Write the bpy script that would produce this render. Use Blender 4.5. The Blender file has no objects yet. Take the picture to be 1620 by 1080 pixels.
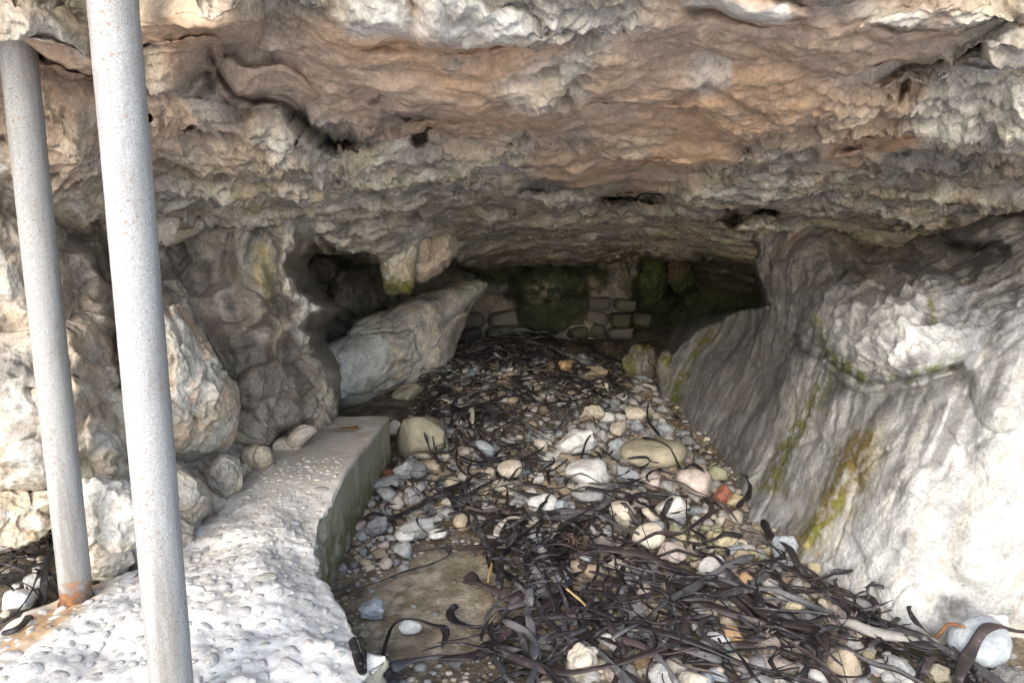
import bpy, bmesh, math, random
import numpy as np
from mathutils import Vector, Matrix

# ------------------------------------------------------------------ camera, sky, sun, exposure
SC = bpy.context.scene
COL = SC.collection
F, CX, CY, PITCH, EYE = 1080.0, 810.0, 540.0, math.radians(9.0), 1.6
cam = bpy.data.cameras.new('camera')
cam.lens = 24.0; cam.sensor_width = 36.0; cam.sensor_fit = 'HORIZONTAL'
cam.clip_start = 0.05; cam.clip_end = 6000
cam_ob = bpy.data.objects.new('camera', cam); COL.objects.link(cam_ob)
cam_ob.location = (0, 0, EYE); cam_ob.rotation_euler = (math.radians(90) - PITCH, 0, 0)
SC.camera = cam_ob

SUN_EL, SUN_AZ = math.radians(30), math.atan2(-0.34, -0.94)      # behind the camera, a little to the left
world = bpy.data.worlds.new('World'); SC.world = world; world.use_nodes = True
wn = world.node_tree; bg = wn.nodes['Background']
sky = wn.nodes.new('ShaderNodeTexSky'); sky.sky_type = 'NISHITA'; sky.sun_disc = False
sky.sun_elevation = SUN_EL; sky.sun_rotation = SUN_AZ; sky.dust_density = 1.5; sky.air_density = 1.0; sky.ozone_density = 0.6
wn.links.new(sky.outputs[0], bg.inputs[0]); bg.inputs[1].default_value = 0.15
sl = bpy.data.lights.new('sun', 'SUN'); sl.energy = 0.55; sl.angle = math.radians(60); sl.color = (1.0, 0.98, 0.95)
so = bpy.data.objects.new('sun', sl); COL.objects.link(so)
sd = Vector((math.sin(SUN_AZ) * math.cos(SUN_EL), math.cos(SUN_AZ) * math.cos(SUN_EL), math.sin(SUN_EL)))
so.rotation_euler = sd.to_track_quat('Z', 'Y').to_euler(); so.location = sd * 20
SC.view_settings.view_transform = 'Standard'; SC.view_settings.look = 'None'
SC.view_settings.exposure = 2.0; SC.view_settings.gamma = 1.0
SC.cycles.use_denoising = True; SC.cycles.denoiser = 'OPENIMAGEDENOISE'; SC.cycles.denoising_prefilter = 'NONE'; SC.cycles.max_bounces = 10; SC.cycles.diffuse_bounces = 7

random.seed(5); RNG = np.random.default_rng(5)

# ------------------------------------------------------------------ picture point -> place in the world
SP, CP = math.sin(PITCH), math.cos(PITCH)
def ray(px, py):
    dx = (np.asarray(px, float) - CX) / F; dy = (np.asarray(py, float) - CY) / F
    return dx, CP - SP * dy, -(SP + CP * dy)          # world x, y (forward), z per unit
def at(px, py, Y):
    dx, fy, dz = ray(px, py); t = Y / fy
    return np.stack([dx * t, np.broadcast_to(Y, np.shape(t)) + 0 * t, EYE + dz * t], -1)
def at_z(px, py, z):
    dx, fy, dz = ray(px, py); t = (z - EYE) / dz
    return np.stack([dx * t, fy * t, 0 * t + z], -1)

# ------------------------------------------------------------------ noise (numpy)
_perm = np.random.default_rng(11).permutation(256).astype(np.int32); _perm = np.concatenate([_perm, _perm, _perm])
_g = np.random.default_rng(12).normal(size=(256, 3)).astype(np.float32); _g /= np.linalg.norm(_g, axis=1)[:, None]
def perlin(P):
    P = np.asarray(P, np.float32); I = np.floor(P).astype(np.int32); f = P - I
    I &= 255; u = f * f * f * (f * (f * 6 - 15) + 10)
    out = 0
    for cx in (0, 1):
        a = _perm[(I[:, 0] + cx) & 255]; wx = u[:, 0] if cx else 1 - u[:, 0]
        for cy in (0, 1):
            b = _perm[a + ((I[:, 1] + cy) & 255)]; wy = u[:, 1] if cy else 1 - u[:, 1]
            for cz in (0, 1):
                g = _g[_perm[b + ((I[:, 2] + cz) & 255)] & 255]; wz = u[:, 2] if cz else 1 - u[:, 2]
                d = g[:, 0] * (f[:, 0] - cx) + g[:, 1] * (f[:, 1] - cy) + g[:, 2] * (f[:, 2] - cz)
                out = out + wx * wy * wz * d
    return out * 1.5
def fbm(P, o=4, gain=.5):
    r, a = 0, 1.0; P = np.asarray(P, np.float32)
    for i in range(o):
        r = r + a * perlin(P + 17.3 * i); P = P * 2.03; a *= gain
    return r
def ridged(P, o=4):
    r, a = 0, 1.0; P = np.asarray(P, np.float32)
    for i in range(o):
        n = 1 - np.abs(perlin(P + 9.1 * i)) * 1.6; r = r + a * n * np.abs(n); P = P * 2.1; a *= .5
    return r - .9
_wp = np.random.default_rng(13).random((256, 3)).astype(np.float32)
def worley(P):
    P = np.asarray(P, np.float32); I = np.floor(P).astype(np.int32); f = P - I
    best = np.full(len(P), 9., np.float32); second = best.copy()
    for i in (-1, 0, 1):
        a = _perm[(I[:, 0] + i) & 255]
        for j in (-1, 0, 1):
            b = _perm[a + ((I[:, 1] + j) & 255)]
            for k in (-1, 0, 1):
                h = _wp[_perm[b + ((I[:, 2] + k) & 255)] & 255]
                d = (h[:, 0] + i - f[:, 0]) ** 2 + (h[:, 1] + j - f[:, 1]) ** 2 + (h[:, 2] + k - f[:, 2]) ** 2
                second = np.minimum(second, np.maximum(best, d)); best = np.minimum(best, d)
    return np.sqrt(best), np.sqrt(second)
def sstep(a, b, x):
    t = np.clip((x - a) / (b - a), 0, 1); return t * t * (3 - 2 * t)
def mix(a, b, t):
    t = np.asarray(t)[..., None]; return a * (1 - t) + np.asarray(b) * t

# ------------------------------------------------------------------ thin plate interpolation of 1 / distance
def tps(ctrl):
    c = np.array(ctrl, float); xy = c[:, :2] / 300; v = 1 / c[:, 2]; n = len(c)
    r = np.linalg.norm(xy[:, None] - xy[None], axis=2)
    K = np.where(r > 0, r * r * np.log(r + 1e-9), 0) + np.eye(n) * 0.02
    A = np.zeros((n + 3, n + 3)); A[:n, :n] = K; A[:n, n] = 1; A[:n, n + 1:] = xy; A[n:, :n] = A[:n, n:].T
    w = np.linalg.solve(A, np.concatenate([v, np.zeros(3)]))
    def f(px, py):
        x, y = np.ravel(px) / 300, np.ravel(py) / 300
        o = w[n] + w[n + 1] * x + w[n + 2] * y
        for i in range(n):
            r2 = (x - xy[i, 0]) ** 2 + (y - xy[i, 1]) ** 2
            o += w[i] * .5 * r2 * np.log(r2 + 1e-12)
        return 1 / np.clip(o, 1 / 16, 1 / 1.3)
    return f

# ------------------------------------------------------------------ drawing helpers in the surface's own map
def ell(X, Y, cx, cy, rx, ry, ang=0, soft=.4):
    a = math.radians(ang); u = (X - cx) * math.cos(a) + (Y - cy) * math.sin(a); v = -(X - cx) * math.sin(a) + (Y - cy) * math.cos(a)
    return sstep(1 + soft, 1 - soft, np.sqrt((u / rx) ** 2 + (v / ry) ** 2))
def dome(X, Y, cx, cy, rx, ry, ang=0):
    a = math.radians(ang); u = (X - cx) * math.cos(a) + (Y - cy) * math.sin(a); v = -(X - cx) * math.sin(a) + (Y - cy) * math.cos(a)
    return np.sqrt(np.clip(1 - (u / rx) ** 2 - (v / ry) ** 2, 0, 1))
def line(X, Y, pts):
    """distance to a polyline, signed (positive to its right-hand / lower side), and run fraction"""
    best = np.full(X.shape, 1e9); sgn = np.zeros(X.shape); run = np.zeros(X.shape)
    L = [0.]
    for (a, b) in zip(pts[:-1], pts[1:]): L.append(L[-1] + math.dist(a, b))
    for i, ((x0, y0), (x1, y1)) in enumerate(zip(pts[:-1], pts[1:])):
        dx, dy = x1 - x0, y1 - y0; l2 = dx * dx + dy * dy
        t = np.clip(((X - x0) * dx + (Y - y0) * dy) / l2, 0, 1)
        d = np.hypot(X - x0 - t * dx, Y - y0 - t * dy); m = d < best
        best[m] = d[m]; sgn[m] = np.sign(dx * (Y - y0) - dy * (X - x0))[m]; run[m] = ((L[i] + t * (L[i + 1] - L[i])) / L[-1])[m]
    return best, best * sgn, run
def ledge(X, Y, pts, depth, w=5, fall=22):
    """a lip: the rock under the line is set back by depth and comes forward again over fall"""
    d, s, r = line(X, Y, pts)
    return depth * sstep(0, w, s) * np.exp(-np.clip(s, 0, None) / fall) * sstep(0, .12, r) * sstep(1, .88, r)
def stroke(X, Y, pts, w, soft=.6):
    d, s, r = line(X, Y, pts); return sstep(w * (1 + soft), w * (1 - soft), d) * sstep(-.01, .06, r + 0.03) * sstep(1.01, .92, r)

# ------------------------------------------------------------------ mesh building
def mesh_from(name, V, Q, col=None, smooth=True):
    me = bpy.data.meshes.new(name); V = np.asarray(V, np.float32); Q = np.asarray(Q, np.int32); k = Q.shape[1]
    me.vertices.add(len(V)); me.vertices.foreach_set('co', V.ravel())
    me.loops.add(Q.size); me.loops.foreach_set('vertex_index', Q.ravel())
    me.polygons.add(len(Q)); me.polygons.foreach_set('loop_start', np.arange(0, Q.size, k, dtype=np.int32))
    me.polygons.foreach_set('loop_total', np.full(len(Q), k, np.int32))
    me.update(calc_edges=True); me.validate()
    me.polygons.foreach_set('use_smooth', np.full(len(me.polygons), smooth))
    if col is not None:
        ca = me.color_attributes.new('col', 'FLOAT_COLOR', 'POINT')
        ca.data.foreach_set('color', np.clip(col if col.shape[1] == 4 else np.concatenate([col, np.ones((len(V), 1))], 1), 0, 1).astype(np.float32).ravel())
    return me
def obj(name, me, mat, parent=None, label=None, cat=None, group=None, kind=None):
    o = bpy.data.objects.new(name, me); COL.objects.link(o)
    if me is not None and mat is not None and not me.materials: me.materials.append(mat)
    if parent: o.parent = parent
    tag(o, label, cat, group, kind); return o
def tag(o, label=None, cat=None, group=None, kind=None):
    for k, v in (('label', label), ('category', cat), ('group', group), ('kind', kind)):
        if v: o[k] = v
def grid_q(nr, nc, closed=False, flip=False):
    r = np.arange(nr - 1)[:, None]; c = np.arange(nc if closed else nc - 1)[None]; c1 = (c + 1) % nc
    q = np.stack([r * nc + c, r * nc + c1, (r + 1) * nc + c1, (r + 1) * nc + c], -1).reshape(-1, 4)
    return q[:, ::-1] if flip else q
def grid_normals(P, nr, nc):
    G = P.reshape(nr, nc, 3); N = np.cross(np.gradient(G, axis=1), np.gradient(G, axis=0)).reshape(-1, 3)
    N /= np.linalg.norm(N, axis=1)[:, None] + 1e-12
    V = np.array([0, 0, EYE]) - P
    return N * np.where((N * V).sum(1) < 0, -1, 1)[:, None]

# ------------------------------------------------------------------ materials
def nd(nt, t, **kw):
    n = nt.nodes.new(t)
    for k, v in kw.items():
        if k in n.inputs: n.inputs[k].default_value = v
        else: setattr(n, k, v)
    return n
def rock_mat(name, rough=.85, fine=70, bump=.5, pit=0.0, vary=.35, base=None, spec=.3, dist=.006, objvar=False, speck=0.0):
    m = bpy.data.materials.new(name); m.use_nodes = True; nt = m.node_tree; b = nt.nodes['Principled BSDF']; L = nt.links.new
    tc = nd(nt, 'ShaderNodeTexCoord'); ge = nd(nt, 'ShaderNodeNewGeometry')
    vec = tc.outputs['Object'] if objvar else ge.outputs['Position']
    n1 = nd(nt, 'ShaderNodeTexNoise', Scale=fine, Detail=6.0, Roughness=.65); L(vec, n1.inputs['Vector'])
    n2 = nd(nt, 'ShaderNodeTexNoise', Scale=fine * .22, Detail=5.0, Roughness=.6, Distortion=.6); L(vec, n2.inputs['Vector'])
    if base is None:
        a = nd(nt, 'ShaderNodeVertexColor', layer_name='col'); csrc = a.outputs['Color']
    else:
        a = nd(nt, 'ShaderNodeRGB'); a.outputs[0].default_value = (*base, 1); csrc = a.outputs[0]
    ad = nd(nt, 'ShaderNodeMath', operation='ADD'); L(n1.outputs['Fac'], ad.inputs[0]); L(n2.outputs['Fac'], ad.inputs[1])
    mr = nd(nt, 'ShaderNodeMapRange'); mr.inputs['From Min'].default_value = .65; mr.inputs['From Max'].default_value = 1.35
    mr.inputs['To Min'].default_value = 1 - vary; mr.inputs['To Max'].default_value = 1 + vary * .8; L(ad.outputs[0], mr.inputs['Value'])
    mu = nd(nt, 'ShaderNodeVectorMath', operation='SCALE'); L(csrc, mu.inputs[0]); L(mr.outputs[0], mu.inputs['Scale'])
    out = mu.outputs[0]
    if speck and base is None: sk = a.outputs['Alpha']
    else: sk = None
    if speck:
        n5 = nd(nt, 'ShaderNodeTexNoise', Scale=fine * .55, Detail=7.0, Roughness=.72, Distortion=.8); L(vec, n5.inputs['Vector'])
        for lo, hi, amt, colr in ((.40, .30, .55, (.09, .075, .062, 1)), (.60, .72, .6, (.60, .57, .50, 1))):
            q5 = nd(nt, 'ShaderNodeMapRange'); q5.inputs['From Min'].default_value = lo; q5.inputs['From Max'].default_value = hi; q5.inputs['To Max'].default_value = amt * speck; L(n5.outputs['Fac'], q5.inputs['Value']); o5 = q5.outputs[0]
            if sk is not None: k5 = nd(nt, 'ShaderNodeMath', operation='MULTIPLY'); L(o5, k5.inputs[0]); L(sk, k5.inputs[1]); o5 = k5.outputs[0]
            m5 = nd(nt, 'ShaderNodeMix', data_type='RGBA'); L(o5, m5.inputs['Factor']); L(out, m5.inputs['A']); m5.inputs['B'].default_value = colr; out = m5.outputs['Result']
    if objvar:
        oi = nd(nt, 'ShaderNodeObjectInfo'); mo = nd(nt, 'ShaderNodeVectorMath', operation='MULTIPLY')
        L(out, mo.inputs[0]); L(oi.outputs['Color'], mo.inputs[1]); out = mo.outputs[0]
    L(out, b.inputs['Base Color']); b.inputs['Roughness'].default_value = rough; b.inputs['Specular IOR Level'].default_value = spec
    bp = nd(nt, 'ShaderNodeBump', Strength=bump, Distance=dist); L(ad.outputs[0], bp.inputs['Height'])
    if speck and base is None: k7 = nd(nt, 'ShaderNodeMath', operation='MULTIPLY_ADD'); L(sk, k7.inputs[0]); k7.inputs[1].default_value = bump * .7; k7.inputs[2].default_value = bump * .3; L(k7.outputs[0], bp.inputs['Strength'])
    if pit:
        v = nd(nt, 'ShaderNodeTexVoronoi', Scale=fine * .5); L(vec, v.inputs['Vector'])
        b2 = nd(nt, 'ShaderNodeBump', Strength=pit, Distance=.01); L(v.outputs['Distance'], b2.inputs['Height'])
        if sk is not None: k6 = nd(nt, 'ShaderNodeMath', operation='MULTIPLY'); L(sk, k6.inputs[0]); k6.inputs[1].default_value = pit; L(k6.outputs[0], b2.inputs['Strength'])
        L(bp.outputs[0], b2.inputs['Normal'])
        L(b2.outputs[0], b.inputs['Normal'])
    else: L(bp.outputs[0], b.inputs['Normal'])
    return m
M_ROCK = rock_mat('pitted_limestone', .9, 60, .7, .8, .45, dist=.014, speck=.9)
M_SMOOTH = rock_mat('smooth_limestone', .75, 55, .8, .25, .42, dist=.012, speck=.4)
M_STONE = rock_mat('beach_stone', .75, 4, .5, 0, .4, dist=.03, base=(1, 1, 1), objvar=True)
M_FLOOR = rock_mat('gritty_cave_floor', .7, 90, .8, .5, .5)
M_CONC = rock_mat('weathered_concrete', .85, 80, .5, .15, .22)
M_CLIFF = rock_mat('cliff_rock', .9, 9, .6, 0, .3, base=(.34, .29, .23))
M_BEACH = rock_mat('pale_shingle', .9, 12, .5, .5, .3, base=(.72, .70, .66))

# palette (base colours)
OCHRE = np.array([.52, .36, .25]); ORANGE = np.array([.49, .33, .215]); CRUST = np.array([.50, .43, .335]); GREY = np.array([.37, .345, .315])
PALE = np.array([.58, .55, .495]); WHITE = np.array([.60, .595, .57]); DARK = np.array([.07, .06, .052]); BROWN = np.array([.17, .12, .08])
MOSS_AND_GLOOM = np.array([.022, .032, .010]); ALGAE = np.array([.13, .14, .022]); MAUVE = np.array([.45, .365, .30]); BLUEG = np.array([.36, .38, .40])  # the moss tone also paints the gloom at the cave's rear

# ------------------------------------------------------------------ generic picture-density rock sheet
def axis(lo, hi, a, b, fine, coarse=22):
    p = [np.arange(lo, a, coarse)] if lo < a else []
    p.append(np.arange(a, b, fine))
    if hi > b: p.append(np.arange(b, hi + coarse, coarse))
    return np.concatenate(p)
def sheet(name, xs, ys, ctrl, carve, relief, paint, mat, **kw):
    X, Y = np.meshgrid(xs, ys); nr, nc = X.shape; X, Y = X.ravel(), Y.ravel()
    D = tps(ctrl)(X, Y)
    q = at(X, Y, D); W = fbm(q * 3, 3)                       # lines drawn on the rock wander a little
    W2 = fbm(q * 3 + 40, 3); Xw, Yw = X + W * 14, Y + W2 * 10
    D = np.maximum(D + carve(X, Y, Xw, Yw, q), 1.3)
    P = at(X, Y, D); N = grid_normals(q, nr, nc)
    d = relief(q, Xw, Yw); P2 = P + N * d[:, None]
    c = paint(q, Xw, Yw, d, N)
    return obj(name, mesh_from(name, P2, grid_q(nr, nc), c), mat, kind='structure', **kw)

# ================================================================== CEILING
ceil_ctrl = [(x, -420, 1.95) for x in (-500, 300, 810, 1300, 2100)] + [(x, -150, 2.15) for x in (-300, 400, 810, 1250, 1900)] + [
    (0, 20, 2.75), (180, 0, 2.65), (400, 0, 2.6), (700, 0, 2.45), (1000, 0, 2.4), (1300, 0, 2.4), (1600, 0, 2.45),
    (-400, 100, 2.7), (0, 120, 3.05), (230, 130, 3.1), (420, 120, 3.15), (650, 110, 3.0), (850, 110, 2.95), (1100, 110, 2.95), (1350, 110, 2.9), (1600, 110, 2.8), (2000, 110, 2.6),
    (0, 240, 3.4), (250, 230, 3.5), (450, 230, 3.7), (650, 220, 3.8), (850, 215, 3.75), (1100, 220, 3.8), (1350, 210, 3.6), (1600, 200, 3.3), (2000, 200, 3.0),
    (300, 330, 4.5), (450, 330, 4.8), (570, 340, 5.3), (600, 395, 6.1), (500, 375, 5.7), (700, 330, 5.8), (850, 310, 5.5), (1100, 310, 5.5), (1350, 300, 4.9), (1600, 270, 4.1), (2000, 270, 3.5),
    (760, 385, 7.6), (900, 370, 7.4), (1100, 370, 7.2), (1250, 360, 6.3), (820, 420, 9.8), (1000, 402, 9.4), (1180, 405, 7.6), (700, 430, 8.6), (1450, 360, 5.6), (1620, 330, 4.7),
    (820, 480, 12), (1000, 480, 12), (1200, 480, 10), (500, 480, 8), (200, 420, 5.2), (0, 400, 4.2)]
OCH = [(640, 120, 210, 95, 10), (780, 90, 120, 40, 0), (1140, 115, 230, 105, -14), (1330, 65, 210, 60, -12), (860, 190, 160, 28, 5), (1080, 240, 120, 40, -25),
       (940, 265, 100, 30, 5), (1380, 235, 90, 22, -10), (320, 40, 110, 55, 8), (300, 100, 60, 28, 10), (90, 80, 90, 35, 20), (420, 140, 90, 30, 12), (1180, 20, 150, 45, 0)]
def ceil_carve(X, Y, Xw, Yw, q):
    D = 0
    # rounded masses that hang down towards the opening
    for (cx, cy, rx, ry, an, h) in [(318, 22, 108, 70, 8, .48), (285, 98, 72, 40, 12, .3), (85, 85, 100, 38, 18, .2), (420, 140, 80, 34, 14, .16), (60, 15, 120, 40, 22, .22),
                                   (900, 100, 120, 70, 5, .10), (700, 20, 170, 34, 6, .16), (690, 40, 30, 22, 0, .10), (1200, 5, 90, 26, 3, .16), (1480, 20, 130, 34, -6, .14), (1580, 85, 80, 28, -18, .2),
                                   (690, 180, 70, 26, 0, -.14), (440, 205, 60, 40, 30, .18), (990, 180, 80, 26, -6, .10), (1530, 175, 120, 40, -15, .14), (560, 340, 90, 40, 10, .12), (1050, 265, 60, 26, 0, .10)]:
        D = D - h * dome(Xw, Yw, cx, cy, rx, ry, an)
    for pts, dep, w, fl in [
        ([(-60, 40), (60, 75), (150, 120), (215, 135)], .40, 6, 16), ([(225, 118), (300, 128), (345, 120)], .35, 5, 12),
        ([(325, 78), (352, 118), (392, 146), (438, 163), (480, 182), (520, 208), (568, 222), (606, 212)], .42, 8, 13),
        ([(575, 165), (600, 150), (650, 150), (730, 140)], .16, 5, 12), ([(570, 190), (640, 212), (730, 222), (850, 228), (960, 215)], .22, 5, 16),
        ([(540, 60), (600, 50), (680, 55), (780, 60), (900, 40)], .18, 5, 14), ([(1080, 15), (1180, 25), (1290, 5)], .2, 5, 14), ([(1360, 15), (1480, 35), (1620, 20)], .2, 5, 14),
        ([(810, 105), (850, 115), (885, 110)], .14, 4, 10), ([(930, 160), (1000, 170), (1060, 158), (1130, 120)], .18, 5, 14), ([(820, 280), (860, 295), (930, 296)], .5, 5, 12),
        ([(940, 312), (980, 305), (1050, 295)], .2, 4, 10), ([(945, 314), (990, 318), (1045, 300)], .75, 4, 18), ([(1140, 338), (1180, 338), (1240, 332)], .6, 4, 12), ([(960, 398), (990, 402), (1030, 398)], .7, 4, 8),
        ([(1410, 85), (1450, 98), (1500, 95), (1560, 70)], .50, 5, 14), ([(1390, 130), (1440, 120), (1500, 105)], .2, 5, 12), ([(1305, 245), (1370, 240), (1420, 222), (1490, 225)], -.1, 8, 18), ([(1300, 250), (1380, 262), (1490, 228)], .15, 5, 14),
        ([(1100, 130), (1200, 160), (1300, 190), (1420, 180)], .12, 6, 18), ([(640, 250), (760, 262), (900, 250), (1000, 235)], .14, 5, 14), ([(480, 262), (600, 285), (700, 300), (800, 285)], .2, 6, 16),
        ([(500, 330), (600, 325), (680, 350), (760, 330)], .2, 6, 16), ([(1150, 215), (1250, 225), (1300, 250)], .12, 6, 14), ([(230, 250), (330, 275), (430, 262), (500, 240)], .18, 5, 16), ([(500, 372), (560, 385), (605, 412), (640, 395), (700, 372)], .6, 5, 25)]:
        D = D + 1.1 * ledge(Xw, Yw, pts, dep, w, fl)
    # behind the rear lip the roof runs on into the dark
    lip = np.interp(X, [300, 470, 500, 560, 605, 640, 700, 735, 760, 820, 950, 1100, 1195, 1300, 1620], [470, 392, 376, 390, 414, 402, 388, 418, 425, 420, 407, 398, 415, 440, 440]) + 5 * perlin(q * 5)
    D = D + sstep(0, 22, Y - lip) * np.where(X < 740, 2.2, 1.6)
    for (cx, cy, rx, ry, dp) in [(995, 313, 48, 12, .8), (865, 290, 42, 8, .6), (700, 181, 52, 15, .28), (1445, 96, 44, 9, .5), (1195, 339, 40, 6, .5), (1380, 240, 60, 10, .2), (540, 218, 34, 7, .4), (992, 400, 34, 5, .6)]:
        D = D + dp * .7 * ell(Xw, Yw, cx, cy, rx, ry, 0, .65)
    hr = random.Random(3)
    for _ in range(45):
        r = hr.uniform(3, 8); D = D + hr.uniform(.05, .13) * ell(Xw, Yw, hr.uniform(230, 1610), hr.uniform(150, 365), r * hr.uniform(1, 2.2), r * .75, hr.uniform(-25, 25), .8) * (1 - och_mask(X, Y))
    for (cx, cy, r, dp) in [(668, 229, 14, .3), (1155, 345, 16, .6), (232, 175, 8, .3), (1040, 258, 12, -.1), (810, 340, 5, .2), (1370, 232, 14, -.12), (1500, 96, 12, .3)]:
        D = D + dp * ell(Xw, Yw, cx, cy, r, r * .7, 0, .3)
    return D
def och_mask(X, Y):
    m = 0
    for (cx, cy, rx, ry, an) in OCH: m = np.maximum(m, ell(X, Y, cx, cy, rx, ry, an, .35))
    return m
def crusty(P, amp=1.0, och=0):
    w = P + .22 * np.stack([fbm(P * 1.7, 2), fbm(P * 1.7 + 31, 2), fbm(P * 1.7 + 67, 2)], 1)
    lay = fbm(w * np.array([.75, 3.2, 4.0]), 4); k = lay * 3.2
    ter = (np.floor(k) + sstep(.36, .64, k - np.floor(k))) / 3.2
    a = fbm(w * 1.3, 3) * .10 + (ter * .6 + lay * .4) * .11 * (1 - .75 * och) + ridged(w * 4.2, 5) * .040 * (1 - .88 * och)
    f1, f2 = worley(w * np.array([8, 9, 11])); pits = sstep(.42, .12, f1) * sstep(-.05, .25, fbm(P * 2.3 + 5, 2)) * (1 - .85 * och)
    g1, g2 = worley(w * 22 + 7); knob = (1 - g1) * (1 - .92 * och); vary = .35 + 1.1 * sstep(-.25, .35, fbm(P * np.array([.9, 1.4, 1.4]) + 70, 2))
    return amp * (a - .10 * pits + vary * (.022 * knob + fbm(P * 16, 3) * .016 * (1 - .4 * och))), pits, lay
def ceil_relief(P, X, Y):
    och = och_mask(X, Y); sc = np.interp(P[:, 1], [2, 3.5, 5, 7, 10], [.9, 1.0, .75, .5, .4])
    d, ceil_relief.pits, ceil_relief.lay = crusty(P, 1.0, och); return d * sc * .9
def ceil_paint(P, X, Y, d, N):
    och = och_mask(X, Y); n = fbm(P * 2.2, 4); n2 = fbm(P * 5 + 20, 4); n3 = fbm(P * 1.1 + 50, 3)
    c = mix(np.broadcast_to(CRUST, P.shape), GREY, sstep(-.3, .5, n)); c = mix(c, PALE, .7 * sstep(.05, .5, n2)); c = mix(c, MAUVE, .6 * sstep(.0, .5, n3))
    c = mix(c, OCHRE, .55 * sstep(-.1, .45, fbm(P * 1.5 + 80, 3)) * sstep(330, 200, Y))
    oc = mix(np.broadcast_to(OCHRE, P.shape), ORANGE, sstep(-.1, .5, n2)); oc = mix(oc, MAUVE, .6 * sstep(0, .5, n3))
    c = mix(c, oc, och * sstep(-.75, .05, n2 + .4))
    c = mix(c, ALGAE * 1.6, .3 * sstep(.12, .5, fbm(P * 3.3 + 90, 3)) * sstep(230, 380, Y) * (1 - och))
    for pts, w, col, s in [([(600, 180), (640, 185), (700, 178)], 22, DARK * 2.2, .75), ([(540, 20), (640, 25), (760, 30), (900, 15)], 20, WHITE, .8), ([(1100, 8), (1200, 12), (1260, 3)], 14, WHITE, .8), ([(1370, 8), (1500, 22), (1620, 15)], 16, PALE, .8),
                           ([(1560, 75), (1620, 60)], 12, WHITE, .6), ([(1440, 190), (1540, 170), (1620, 150)], 20, PALE, .7), ([(410, 205), (460, 235)], 20, PALE, .8), ([(480, 350), (560, 365), (620, 385), (690, 360)], 22, PALE, .7), ([(0, 15), (100, 40), (150, 80)], 22, PALE, .8),
                           ([(800, 130), (860, 125), (940, 120)], 26, PALE, .55), ([(1100, 130), (1160, 118)], 18, PALE, .6), ([(350, 150), (430, 165), (500, 205), (590, 220)], 12, DARK * 1.5, .7), ([(1400, 260), (1500, 275), (1560, 260)], 14, GREY * .7, .7)]:
        c = mix(c, col, s * stroke(X, Y, pts, w) * sstep(-.5, .2, n2 + .25))  # the dark strokes put the shade of crack and hollow into the colour
    c = mix(c, DARK * 1.6, .5 * ceil_relief.pits)
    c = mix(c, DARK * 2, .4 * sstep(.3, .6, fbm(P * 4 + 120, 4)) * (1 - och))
    c = mix(c, MOSS_AND_GLOOM * 1.5, sstep(395, 440, Y) * sstep(690, 800, X) * .8)  # deep end of the roof painted near black, standing in for gloom
    return np.concatenate([c * (1 + .2 * n2)[:, None], (1 - .85 * np.clip(och, 0, 1) * sstep(-.5, 0, n2 + .3))[:, None] * np.ones((1, 1))], 1)
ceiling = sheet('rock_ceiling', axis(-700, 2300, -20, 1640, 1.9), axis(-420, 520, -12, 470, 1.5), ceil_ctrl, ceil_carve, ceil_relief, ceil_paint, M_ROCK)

# ================================================================== LEFT WALL
left_ctrl = [(-500, 100, 2.6), (-500, 500, 2.8), (-500, 900, 2.7), (-150, 300, 3.1), (-150, 700, 3.2), (0, 200, 3.35), (0, 400, 3.5), (0, 560, 3.45), (0, 760, 3.4), (0, 880, 3.75), (-100, 960, 3.8),
             (110, 330, 4.0), (130, 450, 4.1), (120, 560, 3.55), (150, 650, 3.4), (190, 740, 3.45), (180, 850, 3.3), (110, 890, 3.6), (240, 330, 4.4), (300, 300, 4.7), (290, 450, 4.9), (250, 600, 4.4), (240, 720, 4.1), (300, 850, 3.55), (250, 900, 3.3),
             (350, 360, 4.9), (420, 420, 5.15), (380, 540, 5.1), (450, 520, 5.25), (430, 620, 5.0), (380, 680, 4.9), (470, 650, 5.4), (480, 690, 5.35), (400, 765, 4.35), (500, 380, 5.6), (500, 600, 5.7), (520, 660, 5.9), (350, 810, 3.95), (560, 700, 6.2), (450, 240, 4.9), (200, 200, 4.2)]
PILLAR = [(462, 340), (474, 378), (450, 422), (460, 455), (497, 487), (466, 518), (500, 556), (517, 600), (520, 640), (505, 680), (480, 710)]
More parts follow.
